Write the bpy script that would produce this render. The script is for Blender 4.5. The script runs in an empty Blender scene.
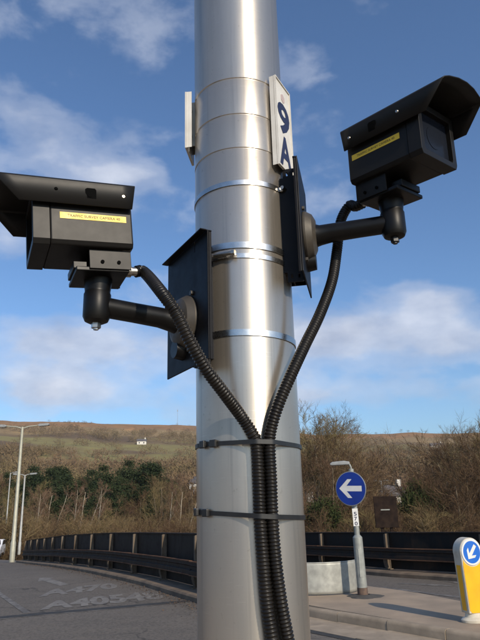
import bpy, bmesh, math, random
import numpy as np
from mathutils import Vector, Matrix, noise as mnoise

R = math.radians
scene = bpy.context.scene
col = scene.collection
rng = random.Random(7)

# ------------------------------------------------------------------ camera
F_PX, EYE, PITCH, ROLL = 603.0, 1.63, R(17.0), R(1.55)
fwd = Vector((0, math.cos(PITCH), math.sin(PITCH)))
u0 = Vector((0, -math.sin(PITCH), math.cos(PITCH)))
r0 = Vector((1, 0, 0))
cx_ = r0 * math.cos(ROLL) - u0 * math.sin(ROLL)
cy_ = r0 * math.sin(ROLL) + u0 * math.cos(ROLL)
cam_d = bpy.data.cameras.new('camera')
cam = bpy.data.objects.new('camera', cam_d)
col.objects.link(cam)
cam_d.sensor_fit = 'VERTICAL'
cam_d.sensor_height = 32.0
cam_d.lens = F_PX / 640.0 * 32.0
cam_d.clip_start = 0.05
cam_d.clip_end = 20000
M = Matrix.Identity(4)
for i in range(3):
    M[i][0], M[i][1], M[i][2] = cx_[i], cy_[i], -fwd[i]
M[2][3] = EYE
cam.matrix_world = M
scene.camera = cam

# ------------------------------------------------------------------ world
SUN_EL, SUN_AZ = R(28.0), R(31.0)        # behind the camera, 31 degrees to its right
sun_dir = Vector((math.sin(SUN_AZ) * math.cos(SUN_EL), -math.cos(SUN_AZ) * math.cos(SUN_EL), math.sin(SUN_EL)))
world = bpy.data.worlds.new('World')
scene.world = world
world.use_nodes = True


def N(t, ty, **kw):
    n = t.nodes.new(ty)
    for k, v in kw.items():
        if k in n.inputs.keys():
            n.inputs[k].default_value = v
        else:
            setattr(n, k, v)
    return n


def L(t, a, b):
    t.links.new(a, b)


def math_node(t, op, a, b=None, c=None, clamp=False):
    n = t.nodes.new('ShaderNodeMath')
    n.operation = op
    n.use_clamp = clamp
    for i, v in enumerate((a, b, c)):
        if v is None:
            continue
        if isinstance(v, (int, float)):
            n.inputs[i].default_value = v
        else:
            L(t, v, n.inputs[i])
    return n.outputs[0]


def mix_col(t, fac, a, b, blend='MIX'):
    n = t.nodes.new('ShaderNodeMix')
    n.data_type = 'RGBA'
    n.blend_type = blend
    for i, v in ((0, fac), (6, a), (7, b)):
        if isinstance(v, (int, float)):
            n.inputs[i].default_value = v
        elif isinstance(v, (tuple, list)):
            n.inputs[i].default_value = tuple(v) + ((1,) if len(v) == 3 else ())
        else:
            L(t, v, n.inputs[i])
    return n.outputs[2]


def ramp(t, fac, stops, interp='LINEAR'):
    n = t.nodes.new('ShaderNodeValToRGB')
    n.color_ramp.interpolation = interp
    els = n.color_ramp.elements
    while len(els) < len(stops):
        els.new(0.5)
    for e, (p, c) in zip(els, stops):
        e.position = p
        e.color = (c, c, c, 1) if isinstance(c, (int, float)) else tuple(c) + (1,)
    L(t, fac, n.inputs[0])
    return n.outputs[0]


def build_world():
    t = world.node_tree
    t.nodes.clear()
    out = t.nodes.new('ShaderNodeOutputWorld')
    bg = t.nodes.new('ShaderNodeBackground')
    sky = t.nodes.new('ShaderNodeTexSky')
    sky.sky_type = 'NISHITA'
    sky.sun_disc = False
    sky.sun_elevation = SUN_EL
    sky.sun_rotation = math.atan2(sun_dir.x, sun_dir.y)
    sky.altitude = 100
    sky.air_density = 1.0
    sky.dust_density = 1.3
    sky.ozone_density = 1.4
    bg.inputs['Strength'].default_value = 0.13
    tc = t.nodes.new('ShaderNodeTexCoord')
    d = tc.outputs['Generated']
    sep = t.nodes.new('ShaderNodeSeparateXYZ')
    L(t, d, sep.inputs[0])
    # cloud layer: noise over the directions of the sky, flattened towards the horizon
    h = math_node(t, 'MULTIPLY', sep.outputs[2], 1.9)
    comb = t.nodes.new('ShaderNodeCombineXYZ')
    L(t, sep.outputs[0], comb.inputs[0]); L(t, sep.outputs[1], comb.inputs[1]); L(t, h, comb.inputs[2])
    def cloud_noise(scale, detail, rough, off, dist=0.0):
        mp = t.nodes.new('ShaderNodeMapping')
        mp.inputs['Location'].default_value = off
        L(t, comb.outputs[0], mp.inputs[0])
        n = N(t, 'ShaderNodeTexNoise', Scale=scale, Detail=detail, Roughness=rough, Distortion=dist)
        L(t, mp.outputs[0], n.inputs['Vector'])
        return n.outputs['Fac']
    big = cloud_noise(3.6, 3, 0.5, (CLOUD[0], CLOUD[1], 0.0))
    fine = cloud_noise(9.0, 7, 0.54, (5.1, 2.2, 1.0), 0.15)
    dens = math_node(t, 'ADD', math_node(t, 'MULTIPLY', big, 0.45), math_node(t, 'MULTIPLY', fine, 0.55))
    # cloud banks that stand where the sky shows them, as directions (azimuth from +Y, elevation, spread)
    total = None
    for az, el, saz, sel, amp in BANKS:
        v = Vector((math.sin(R(az)) * math.cos(R(el)), math.cos(R(az)) * math.cos(R(el)), math.sin(R(el))))
        side = Vector((math.cos(R(az)), -math.sin(R(az)), 0))
        upv = side.cross(v) * -1
        q = []
        for axis, s in ((side, saz), (upv, sel)):
            dp = t.nodes.new('ShaderNodeVectorMath'); dp.operation = 'DOT_PRODUCT'
            sb = t.nodes.new('ShaderNodeVectorMath'); sb.operation = 'SUBTRACT'
            L(t, d, sb.inputs[0]); sb.inputs[1].default_value = v
            L(t, sb.outputs[0], dp.inputs[0]); dp.inputs[1].default_value = axis
            x = math_node(t, 'DIVIDE', dp.outputs['Value'], math.sin(R(s)))
            q.append(math_node(t, 'MULTIPLY', x, x))
        fr = t.nodes.new('ShaderNodeVectorMath'); fr.operation = 'DOT_PRODUCT'
        L(t, d, fr.inputs[0]); fr.inputs[1].default_value = v
        g = math_node(t, 'POWER', 2.718, math_node(t, 'MULTIPLY', math_node(t, 'ADD', q[0], q[1]), -1.0))
        g = math_node(t, 'MULTIPLY', g, math_node(t, 'GREATER_THAN', fr.outputs['Value'], 0.0))
        g = math_node(t, 'MULTIPLY', g, amp)
        total = g if total is None else math_node(t, 'ADD', total, g)
    dens = math_node(t, 'ADD', dens, total)
    cov = ramp(t, dens, [(0.51, 0.0), (0.64, 0.36), (0.80, 0.78), (1.0, 0.93)], 'EASE')
    lightness = ramp(t, cloud_noise(9.0, 6, 0.55, (1.0, 7.0, 3.0)), [(0.3, 0.0), (0.7, 1.0)])
    ccol = mix_col(t, lightness, CLOUD_DARK, CLOUD_LIGHT)
    tint = mix_col(t, 1.0, sky.outputs[0], SKY_TINT, 'MULTIPLY')
    colr = mix_col(t, cov, tint, ccol)
    L(t, colr, bg.inputs['Color'])
    L(t, bg.outputs[0], out.inputs['Surface'])


CLOUD = (2.6, 0.4)
CLOUD_DARK = (3.2, 3.7, 4.9)
CLOUD_LIGHT = (6.0, 6.3, 7.1)
SKY_TINT = (0.76, 0.97, 1.20)
# az, el, half-width, half-height (degrees), amount
BANKS = [(-16, 13.5, 12, 3.0, 0.12), (14, 14.0, 14, 3.2, 0.12), (-20, 34, 6, 3, 0.10), (-12, 9.6, 7, 1.2, 0.12), (16, 9.5, 10, 1.2, 0.10), (-20.5, 34.0, 4.0, 2.4, 0.22), (-13.0, 30.0, 5.0, 1.5, 0.21), (-17.0, 31.5, 5.0, 1.4, 0.08), (-14, 46, 14, 5, 0.10), (-12, 38.5, 6, 3, -0.10), (-5, 31, 3, 3, -0.10), (-22, 23.5, 4.0, 2.2, 0.16),
         (-15.5, 14.8, 9.0, 2.0, 0.31), (-17.0, 10.6, 6.0, 1.6, 0.35), (-5.0, 21.0, 3.0, 1.0, 0.10),
         (19.0, 17.8, 4.5, 1.6, 0.28), (14.0, 15.6, 7.0, 1.9, 0.30), (6.5, 14.8, 5.5, 1.7, 0.31), (21.0, 13.5, 7.0, 1.8, 0.29), (6.0, 9.6, 6.0, 1.3, 0.24),
         (8.5, 38.0, 3.0, 1.6, 0.10), (9.0, 27.5, 3.0, 1.4, 0.08), (25, 36, 9, 7, -0.10), (14, 24, 6, 2.5, -0.08), (-8, 25, 4, 2, -0.05)]
build_world()

sun_d = bpy.data.lights.new('sun', 'SUN')
sun_d.energy = 4.2
sun_d.angle = R(0.53)
sun_d.color = (1.0, 0.87, 0.70)
sun = bpy.data.objects.new('sun', sun_d)
col.objects.link(sun)
sun.rotation_euler = sun_dir.to_track_quat('Z', 'Y').to_euler()
scene.view_settings.view_transform = 'Standard'
scene.view_settings.look = 'None'
scene.view_settings.exposure = 0.0
scene.view_settings.gamma = 1.0
scene.view_settings.use_curve_mapping = False
scene.cycles.max_bounces = 5
scene.cycles.diffuse_bounces = 2
scene.cycles.glossy_bounces = 3
scene.cycles.volume_bounces = 0


# ------------------------------------------------------------------ pixel -> place
def ray(x, y):
    u = (x - 240) / F_PX
    v = (320 - y) / F_PX
    c, s = math.cos(ROLL), math.sin(ROLL)
    a = u * c + v * s
    b = -u * s + v * c
    return Vector((a, math.cos(PITCH) - b * math.sin(PITCH), math.sin(PITCH) + b * math.cos(PITCH)))


EYEV = Vector((0, 0, EYE))
ROAD_Y = [-60, 7.5, 9.5, 11, 13.6, 17.8, 20.9, 25.9, 30.2, 36.3, 45, 60, 90]
ROAD_Z = [0, 0, -0.006, -0.035, -0.105, -0.215, -0.315, -0.55, -0.81, -1.17, -1.72, -2.4, -3.0]


def road_z(Y):
    """the deck falls away beyond a gentle crest"""
    return sum(float(np.interp(Y + o, ROAD_Y, ROAD_Z)) for o in (-0.8, 0.0, 0.8)) / 3


def hit(x, y, dz=0.0):
    d = ray(x, y)
    lo, hi = 0.5, 400.0
    for _ in range(60):
        m = (lo + hi) / 2
        p = EYEV + d * m
        if p.z > road_z(p.y) + dz:
            lo = m
        else:
            hi = m
    return EYEV + d * lo


def at_depth(x, y, Y):
    d = ray(x, y)
    return EYEV + d * (Y / d.y)


# ------------------------------------------------------------------ mesh helper
class MB:
    def __init__(s):
        s.v, s.f = [], []

    def add(s, verts, faces):
        o = len(s.v)
        s.v += [Vector(p) for p in verts]
        s.f += [tuple(i + o for i in f) for f in faces]
        return s

    def box(s, c, size, m=None):
        x, y, z = (k / 2 for k in size)
        vs = [Vector((a, b, d)) for d in (-z, z) for b in (-y, y) for a in (-x, x)]
        c = Vector(c)
        vs = [(m @ p if m else p) + c for p in vs]
        return s.add(vs, [(0, 2, 3, 1), (4, 5, 7, 6), (0, 1, 5, 4), (2, 6, 7, 3), (0, 4, 6, 2), (1, 3, 7, 5)])

    def frame_box(s, O, A, B, C, a, b, c):
        """box spanned along axes A,B,C from O over the intervals a,b,c"""
        vs = [O + A * i + B * j + C * k for k in c for j in b for i in a]
        fs = [(0, 2, 3, 1), (4, 5, 7, 6), (0, 1, 5, 4), (2, 6, 7, 3), (0, 4, 6, 2), (1, 3, 7, 5)]
        if A.cross(B).dot(C) < 0:
            fs = [tuple(reversed(f)) for f in fs]
        return s.add(vs, fs)

    def tube(s, path, rad, n=12, cap=True):
        path = [Vector(p) for p in path]
        if isinstance(rad, (int, float)):
            rad = [rad] * len(path)
        o = len(s.v)
        ref = None
        for i, p in enumerate(path):
            a = path[max(0, i - 1)]
            b = path[min(len(path) - 1, i + 1)]
            t = (b - a)
            t = t.normalized() if t.length > 1e-9 else Vector((0, 0, 1))
            if ref is None:
                ref = Vector((0, 0, 1)) if abs(t.z) < 0.9 else Vector((1, 0, 0))
            e1 = (ref - t * ref.dot(t))
            if e1.length < 1e-6:
                e1 = t.orthogonal()
            e1.normalize()
            ref = e1
            e2 = t.cross(e1)
            for k in range(n):
                w = 2 * math.pi * k / n
                s.v.append(p + (e1 * math.cos(w) + e2 * math.sin(w)) * rad[i])
        for i in range(len(path) - 1):
            for k in range(n):
                a = o + i * n + k
                b = o + i * n + (k + 1) % n
                s.f.append((a, b, b + n, a + n))
        if cap:
            s.f.append(tuple(o + k for k in reversed(range(n))))
            e = o + (len(path) - 1) * n
            s.f.append(tuple(e + k for k in range(n)))
        return s

    def prism(s, poly, O, A, B, C, c0, c1):
        """2-D polygon in axes A,B extruded along C from c0 to c1"""
        n = len(poly)
        vs = [O + A * x + B * y + C * c0 for x, y in poly] + [O + A * x + B * y + C * c1 for x, y in poly]
        area = sum(poly[i][0] * poly[(i + 1) % n][1] - poly[(i + 1) % n][0] * poly[i][1] for i in range(n))
        ccw = (area > 0) == (A.cross(B).dot(C) > 0)
        if c1 < c0:
            ccw = not ccw
        fs = [tuple(reversed(range(n))), tuple(range(n, 2 * n))] + [(i, (i + 1) % n, (i + 1) % n + n, i + n) for i in range(n)]
        if not ccw:
            fs = [tuple(reversed(f)) for f in fs]
        return s.add(vs, fs)

    def build(s, name, mat, parent=None, smooth=None, bevel=0.0, segs=2, solid=0.0):
        off = Vector((0, 0, 0))
        p = parent
        while p is not None:
            off += p.location
            p = p.parent
        me = bpy.data.meshes.new(name)
        me.from_pydata([tuple(v - off) for v in s.v], [], s.f)
        me.update()
        o = bpy.data.objects.new(name, me)
        col.objects.link(o)
        o.parent = parent
        if mat:
            me.materials.append(mat)
        if smooth is not None:
            me.shade_smooth()
            me.set_sharp_from_angle(angle=R(smooth))
        if solid:
            m = o.modifiers.new('thickness', 'SOLIDIFY')
            m.thickness = solid
            m.offset = 0
        if bevel:
            m = o.modifiers.new('bevel', 'BEVEL')
            m.width = bevel
            m.segments = segs
            m.limit_method = 'ANGLE'
            m.angle_limit = R(35)
            m.harden_normals = False
        return o


def tag(o, label=None, cat=None, group=None, kind=None):
    if label: o['label'] = label
    if cat: o['category'] = cat
    if group: o['group'] = group
    if kind: o['kind'] = kind
    return o


def empty(name, loc):
    o = bpy.data.objects.new(name, None)
    o.empty_display_size = 0.1
    col.objects.link(o)
    o.location = Vector(loc)
    return o


def text_mesh(body, name, mat, parent, place, bold=0.0, res=3):
    """flat lettering: place(u,v) maps a 0..1 box to a point"""
    cu = bpy.data.curves.new('lettering', 'FONT')
    cu.body = body
    cu.size = 1.0
    cu.offset = bold
    cu.resolution_u = res
    ob = bpy.data.objects.new('lettering', cu)
    col.objects.link(ob)
    dg = bpy.context.evaluated_depsgraph_get()
    me0 = bpy.data.meshes.new_from_object(ob.evaluated_get(dg))
    bpy.data.objects.remove(ob)
    bpy.data.curves.remove(cu)
    xs = [v.co.x for v in me0.vertices]
    ys = [v.co.y for v in me0.vertices]
    x0, x1, y0, y1 = min(xs), max(xs), min(ys), max(ys)
    mb = MB()
    mb.add([place((v.co.x - x0) / (x1 - x0), (v.co.y - y0) / (y1 - y0)) for v in me0.vertices], [tuple(p.vertices) for p in me0.polygons])
    bpy.data.meshes.remove(me0)
    return mb.build(name, mat, parent)


# ------------------------------------------------------------------ materials
def new_mat(name):
    m = bpy.data.materials.new(name)
    m.use_nodes = True
    t = m.node_tree
    b = t.nodes['Principled BSDF']
    return m, t, b


def coords(t, kind='Object', scale=(1, 1, 1)):
    tc = t.nodes.new('ShaderNodeTexCoord')
    mp = t.nodes.new('ShaderNodeMapping')
    mp.inputs['Scale'].default_value = scale
    if kind == 'World':
        g = t.nodes.new('ShaderNodeNewGeometry')
        L(t, g.outputs['Position'], mp.inputs[0])
    else:
        L(t, tc.outputs[kind], mp.inputs[0])
    return mp.outputs[0]


def noise(t, vec, scale, detail=4, rough=0.55, dist=0.0):
    n = N(t, 'ShaderNodeTexNoise', Scale=scale, Detail=detail, Roughness=rough, Distortion=dist)
    L(t, vec, n.inputs['Vector'])
    return n.outputs['Fac']


def bump(t, b, height, strength=0.2, dist=0.01):
    n = t.nodes.new('ShaderNodeBump')
    n.inputs['Strength'].default_value = strength
    n.inputs['Distance'].default_value = dist
    L(t, height, n.inputs['Height'])
    L(t, n.outputs[0], b.inputs['Normal'])


def simple(name, c1, c2=None, rough=0.6, metal=0.0, nscale=6.0, detail=5, rvar=0.12, bmp=0.0, bscale=60.0, bdist=0.002, kind='World', scale=(1, 1, 1), spec=0.5, contrast=(0.35, 0.65)):
    m, t, b = new_mat(name)
    v = coords(t, kind, scale)
    n = noise(t, v, nscale, detail)
    f = ramp(t, n, [(contrast[0], 0.0), (contrast[1], 1.0)])
    c2 = c2 or tuple(k * 0.75 for k in c1)
    L(t, mix_col(t, f, c1, c2), b.inputs['Base Color'])
    b.inputs['Metallic'].default_value = metal
    b.inputs['Specular IOR Level'].default_value = spec
    n2 = noise(t, v, nscale * 2.7, 3)
    L(t, math_node(t, 'ADD', math_node(t, 'MULTIPLY', math_node(t, 'SUBTRACT', n2, 0.5), rvar * 2), rough, clamp=True), b.inputs['Roughness'])
    if bmp:
        bump(t, b, noise(t, v, bscale, 3), bmp, bdist)
    return m


def steel_mat():
    m, t, b = new_mat('brushed_steel')
    v = coords(t, 'World', (1, 1, 1))
    vb = coords(t, 'World', (3, 3, 260))
    vs = coords(t, 'World', (14, 14, 1.2))
    brush = noise(t, vb, 3.0, 4, 0.6)
    blotch = noise(t, v, 5.0, 5, 0.6)
    streak = noise(t, vs, 2.2, 4, 0.6)
    spots = noise(t, v, 70.0, 3, 0.6)
    base = mix_col(t, ramp(t, blotch, [(0.3, 0.0), (0.7, 1.0)]), (0.60, 0.535, 0.45), (0.53, 0.475, 0.405))
    base = mix_col(t, math_node(t, 'MULTIPLY', ramp(t, streak, [(0.5, 0.0), (0.75, 1.0)]), 0.45), base, (0.46, 0.42, 0.36))
    base = mix_col(t, math_node(t, 'MULTIPLY', ramp(t, spots, [(0.66, 0.0), (0.72, 1.0)]), 0.35), base, (0.34, 0.29, 0.23))
    drip = noise(t, coords(t, 'World', (46, 46, 0.9)), 1.0, 5, 0.7)
    base = mix_col(t, math_node(t, 'MULTIPLY', ramp(t, drip, [(0.54, 0.0), (0.68, 1.0)]), 0.55), base, (0.36, 0.33, 0.29))
    scr = noise(t, coords(t, 'World', (9, 9, 190)), 2.0, 3, 0.7)
    base = mix_col(t, math_node(t, 'MULTIPLY', ramp(t, scr, [(0.64, 0.0), (0.70, 1.0)]), 0.30), base, (0.74, 0.70, 0.62))
    L(t, base, b.inputs['Base Color'])
    b.inputs['Metallic'].default_value = 0.85
    r = math_node(t, 'ADD', 0.30, math_node(t, 'MULTIPLY', brush, 0.10))
    r = math_node(t, 'ADD', r, math_node(t, 'MULTIPLY', math_node(t, 'SUBTRACT', blotch, 0.5), 0.22))
    L(t, r, b.inputs['Roughness'])
    b.inputs['Anisotropic'].default_value = 0.6
    b.inputs['Anisotropic Rotation'].default_value = 0.25
    tg = t.nodes.new('ShaderNodeTangent')
    tg.direction_type = 'RADIAL'
    tg.axis = 'Z'
    L(t, tg.outputs[0], b.inputs['Tangent'])
    bump(t, b, brush, 0.05, 0.001)
    return m


def asphalt_mat(name, dark, light, warm):
    m, t, b = new_mat(name)
    v = coords(t, 'World')
    big = noise(t, v, 0.35, 5, 0.6)
    mid = noise(t, v, 2.4, 6, 0.65)
    grit = noise(t, v, 90.0, 2, 0.7)
    track = noise(t, coords(t, 'World', (1.0, 0.12, 1)), 1.2, 4, 0.6)
    c = mix_col(t, ramp(t, big, [(0.35, 0.0), (0.65, 1.0)]), dark, light)
    c = mix_col(t, math_node(t, 'MULTIPLY', ramp(t, mid, [(0.48, 0.0), (0.68, 1.0)]), 0.5), c, warm)
    c = mix_col(t, math_node(t, 'MULTIPLY', ramp(t, track, [(0.5, 0.0), (0.7, 1.0)]), 0.4), c, dark)
    c = mix_col(t, ramp(t, grit, [(0.35, 0.0), (0.75, 0.5)]), c, tuple(k * 1.9 for k in light))
    chips = noise(t, v, 22.0, 3, 0.75)
    c = mix_col(t, math_node(t, 'MULTIPLY', ramp(t, chips, [(0.46, 0.0), (0.66, 1.0)]), 0.42), c, tuple(k * 1.75 for k in light))
    c = mix_col(t, math_node(t, 'MULTIPLY', ramp(t, chips, [(0.36, 1.0), (0.46, 0.0)]), 0.5), c, tuple(k * 0.55 for k in dark))
    wv = t.nodes.new('ShaderNodeVectorMath')
    wv.operation = 'ADD'
    wn = N(t, 'ShaderNodeTexNoise', Scale=1.6, Detail=4.0)
    L(t, v, wn.inputs['Vector'])
    L(t, v, wv.inputs[0]); L(t, wn.outputs['Color'], wv.inputs[1])
    vo = t.nodes.new('ShaderNodeTexVoronoi')
    vo.feature = 'DISTANCE_TO_EDGE'
    vo.inputs['Scale'].default_value = 0.38
    L(t, wv.outputs[0], vo.inputs['Vector'])
    crack = math_node(t, 'MULTIPLY', ramp(t, vo.outputs['Distance'], [(0.0, 1.0), (0.016, 0.0)]), ramp(t, noise(t, v, 0.22, 2), [(0.45, 0.0), (0.55, 0.85)]))
    c = mix_col(t, crack, c, (0.022, 0.02, 0.018))
    L(t, c, b.inputs['Base Color'])
    b.inputs['Roughness'].default_value = 0.85
    b.inputs['Specular IOR Level'].default_value = 0.3
    bump(t, b, math_node(t, 'ADD', grit, mid), 0.5, 0.01)
    return m


def paint_worn(name, c, under, lo, hi, sc=7.0):
    m, t, b = new_mat(name)
    v = coords(t, 'World')
    n = noise(t, v, sc, 7, 0.7)
    f = ramp(t, n, [(lo, 0.0), (hi, 1.0)])
    L(t, mix_col(t, f, under, c), b.inputs['Base Color'])
    b.inputs['Roughness'].default_value = 0.75
    return m


def bark_mat(name, c1, c2, sc=3.0):
    return simple(name, c1, c2, rough=0.9, nscale=sc, kind='World', spec=0.2, rvar=0.02)


def twig_mat(name, c1, c2, c3, sc=0.06):
    """colour that varies from tree to tree and along each crown"""
    m, t, b = new_mat(name)
    v = coords(t, 'World')
    oi = t.nodes.new('ShaderNodeObjectInfo')
    n = noise(t, v, 0.9, 4, 0.6)
    c = mix_col(t, ramp(t, n, [(0.35, 0.0), (0.65, 1.0)]), c1, c2)
    c = mix_col(t, math_node(t, 'MULTIPLY', oi.outputs['Random'], 0.75), c, c3)
    L(t, c, b.inputs['Base Color'])
    b.inputs['Roughness'].default_value = 0.9
    b.inputs['Specular IOR Level'].default_value = 0.15
    return m


def rust_paint(name, paint, rust, lo, hi, rough=0.55):
    m, t, b = new_mat(name)
    v = coords(t, 'World')
    n = noise(t, v, 3.2, 7, 0.7)
    n2 = noise(t, coords(t, 'World', (6, 6, 0.8)), 1.6, 4, 0.6)
    f = ramp(t, math_node(t, 'ADD', math_node(t, 'MULTIPLY', n, 0.7), math_node(t, 'MULTIPLY', n2, 0.3)), [(lo, 0.0), (hi, 1.0)])
    L(t, mix_col(t, f, paint, rust), b.inputs['Base Color'])
    L(t, math_node(t, 'ADD', rough, math_node(t, 'MULTIPLY', f, 0.3)), b.inputs['Roughness'])
    bump(t, b, n, 0.25, 0.01)
    b.inputs['Specular IOR Level'].default_value = 0.2
    return m


MT = {}
MT['steel'] = steel_mat()
MT['band'] = simple('stainless_band', (0.62, 0.61, 0.59), (0.5, 0.49, 0.47), rough=0.28, metal=1.0, nscale=30, rvar=0.08)
MT['screw'] = simple('zinc_screw', (0.55, 0.53, 0.48), (0.35, 0.32, 0.28), rough=0.35, metal=1.0, nscale=80)
MT['black'] = simple('black_powder_coat', (0.0035, 0.0035, 0.004), (0.006, 0.0056, 0.0052), rough=0.40, spec=0.24, nscale=9, rvar=0.10, bmp=0.10, bscale=900, bdist=0.0004)
MT['black_hood'] = simple('black_hood_paint', (0.0085, 0.0081, 0.0078), (0.0105, 0.0098, 0.0091), rough=0.44, spec=0.22, nscale=12, rvar=0.035, bmp=0.08, bscale=900, bdist=0.0004)
MT['bracket'] = simple('bracket_paint', (0.005, 0.0053, 0.007), (0.008, 0.008, 0.0095), rough=0.5, spec=0.15, nscale=11, rvar=0.1)
MT['taupe'] = simple('cast_flange', (0.085, 0.073, 0.057), (0.06, 0.052, 0.043), rough=0.5, nscale=25, metal=0.3)
MT['conduit'] = simple('black_conduit', (0.005, 0.0046, 0.0042), (0.012, 0.010, 0.008), rough=0.40, spec=0.30, nscale=14, rvar=0.1)
MT['tie'] = simple('black_nylon', (0.012, 0.012, 0.013), (0.02, 0.02, 0.02), rough=0.4, nscale=30)
MT['yellow'] = simple('yellow_label', (0.80, 0.56, 0.03), (0.72, 0.48, 0.03), rough=0.45, nscale=20)
MT['ink'] = simple('dark_print', (0.06, 0.035, 0.015), rough=0.6)
MT['slot'] = simple('slot_shadow', (0.003, 0.003, 0.003), rough=0.9, spec=0.05)
MT['glass'] = simple('dark_window', (0.008, 0.010, 0.016), (0.012, 0.015, 0.022), rough=0.22, spec=0.08, nscale=4, rvar=0.03)
MT['plate_white'] = simple('white_plate', (0.66, 0.64, 0.59), (0.56, 0.53, 0.47), rough=0.45, nscale=14)
MT['navy'] = simple('navy_print', (0.02, 0.025, 0.07), rough=0.5)
MT['red'] = simple('red_print', (0.58, 0.46, 0.43), rough=0.5)
MT['asphalt'] = asphalt_mat('road_asphalt', (0.080, 0.069, 0.057), (0.120, 0.103, 0.085), (0.148, 0.122, 0.094))
MT['asphalt_right'] = MT['asphalt']
MT['concrete'] = simple('kerb_concrete', (0.36, 0.285, 0.205), (0.24, 0.19, 0.135), rough=0.85, nscale=3.5, detail=7, bmp=0.4, bscale=70, bdist=0.004)
MT['concrete_dark'] = simple('stained_kerb', (0.22, 0.17, 0.12), (0.13, 0.10, 0.07), rough=0.9, nscale=3.0, detail=7, bmp=0.4, bscale=60, bdist=0.004)
MT['island'] = simple('island_surface', (0.35, 0.265, 0.185), (0.25, 0.195, 0.14), rough=0.9, nscale=1.6, detail=8, bmp=0.5, bscale=90, bdist=0.004)
MT['galv'] = simple('galvanised_sheet', (0.40, 0.40, 0.36), (0.29, 0.29, 0.265), rough=0.55, metal=0.35, nscale=9, detail=6, bmp=0.1, bscale=20)
MT['galv_post'] = simple('galvanised_post', (0.33, 0.34, 0.31), (0.24, 0.25, 0.235), rough=0.55, metal=0.3, nscale=9)
MT['rustbrown'] = simple('rusty_collar', (0.13, 0.085, 0.06), (0.08, 0.055, 0.045), rough=0.85, nscale=20)
MT['tar'] = simple('tar_patch', (0.05, 0.047, 0.043), (0.075, 0.068, 0.058), rough=0.9, nscale=8, bmp=0.5, bscale=40, bdist=0.01)
MT['sign_blue'] = simple('sign_blue', (0.008, 0.035, 0.27), (0.008, 0.03, 0.22), rough=0.35, nscale=5)
MT['sign_blue2'] = simple('bollard_blue', (0.01, 0.13, 0.55), (0.01, 0.12, 0.5), rough=0.35, nscale=5)
MT['sign_white'] = simple('sign_white', (0.72, 0.72, 0.69), (0.64, 0.63, 0.6), rough=0.4, nscale=8)
MT['sign_grey'] = simple('sign_rim_grey', (0.33, 0.34, 0.35), rough=0.45, metal=0.3)
MT['cream'] = simple('cream_plastic', (0.58, 0.53, 0.43), (0.36, 0.31, 0.24), rough=0.45, nscale=7, detail=8, contrast=(0.42, 0.75))
MT['boll_yellow'] = simple('yellow_plastic', (0.87, 0.43, 0.008), (0.70, 0.33, 0.012), rough=0.38, nscale=6, detail=8, contrast=(0.45, 0.85))
MT['panel'] = rust_paint('dark_parapet_paint', (0.010, 0.0092, 0.0088), (0.034, 0.022, 0.015), 0.48, 0.72)
MT['rail'] = rust_paint('rail_paint', (0.020, 0.017, 0.015), (0.06, 0.036, 0.023), 0.42, 0.68)
MT['rail_rust'] = rust_paint('rusty_edge', (0.16, 0.085, 0.05), (0.09, 0.045, 0.025), 0.4, 0.65, 0.7)
MT['post'] = rust_paint('parapet_post_paint', (0.15, 0.12, 0.09), (0.075, 0.05, 0.032), 0.42, 0.68, 0.6)
MT['plinth'] = simple('plinth_concrete', (0.20, 0.145, 0.095), (0.11, 0.08, 0.055), rough=0.9, nscale=2.6, detail=7, bmp=0.4, bscale=50, bdist=0.006)
MT['road_paint'] = paint_worn('worn_road_paint', (0.25, 0.225, 0.19), (0.118, 0.102, 0.085), 0.40, 0.68)
MT['road_paint_faint'] = paint_worn('very_worn_road_paint', (0.22, 0.20, 0.175), (0.088, 0.076, 0.062), 0.45, 0.62, 4.0)
MT['joint'] = simple('joint_sealant', (0.024, 0.022, 0.02), (0.04, 0.036, 0.03), rough=0.8, nscale=8)
MT['lamp_col'] = simple('pale_lamp_column', (0.42, 0.41, 0.32), (0.35, 0.34, 0.27), rough=0.5, nscale=4, metal=0.2)
MT['lamp_col2'] = simple('grey_lamp_column', (0.40, 0.40, 0.38), (0.32, 0.32, 0.30), rough=0.5, nscale=4, metal=0.2)
MT['lantern'] = simple('lantern_shell', (0.30, 0.31, 0.31), (0.22, 0.23, 0.23), rough=0.45, nscale=8)
MT['car_white'] = simple('white_car_paint', (0.75, 0.75, 0.76), (0.68, 0.68, 0.69), rough=0.25, nscale=3, rvar=0.05)
MT['tyre'] = simple('tyre_rubber', (0.02, 0.02, 0.02), rough=0.8)
MT['house_wall'] = simple('white_render', (0.68, 0.65, 0.58), (0.58, 0.55, 0.49), rough=0.8, nscale=0.4)
MT['roof'] = simple('slate_roof', (0.12, 0.11, 0.11), (0.09, 0.08, 0.08), rough=0.7, nscale=0.8)
MT['bark'] = bark_mat('bare_bark', (0.21, 0.165, 0.11), (0.12, 0.092, 0.062))
MT['bark_birch'] = bark_mat('birch_bark', (0.46, 0.40, 0.31), (0.25, 0.20, 0.15), 1.2)
MT['twig'] = twig_mat('bare_twigs', (0.180, 0.118, 0.064), (0.115, 0.076, 0.043), (0.200, 0.165, 0.068))
MT['twig_red'] = twig_mat('reddish_twigs', (0.165, 0.092, 0.062), (0.120, 0.072, 0.050), (0.175, 0.120, 0.070))
MT['twig_dark'] = twig_mat('dark_twigs', (0.102, 0.062, 0.037), (0.066, 0.041, 0.026), (0.120, 0.076, 0.040))
MT['needle'] = twig_mat('dark_needles', (0.018, 0.030, 0.014), (0.030, 0.043, 0.017), (0.036, 0.046, 0.018))
MT['ivy'] = twig_mat('ivy_leaves', (0.022, 0.034, 0.010), (0.038, 0.048, 0.014), (0.036, 0.044, 0.014))
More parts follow.
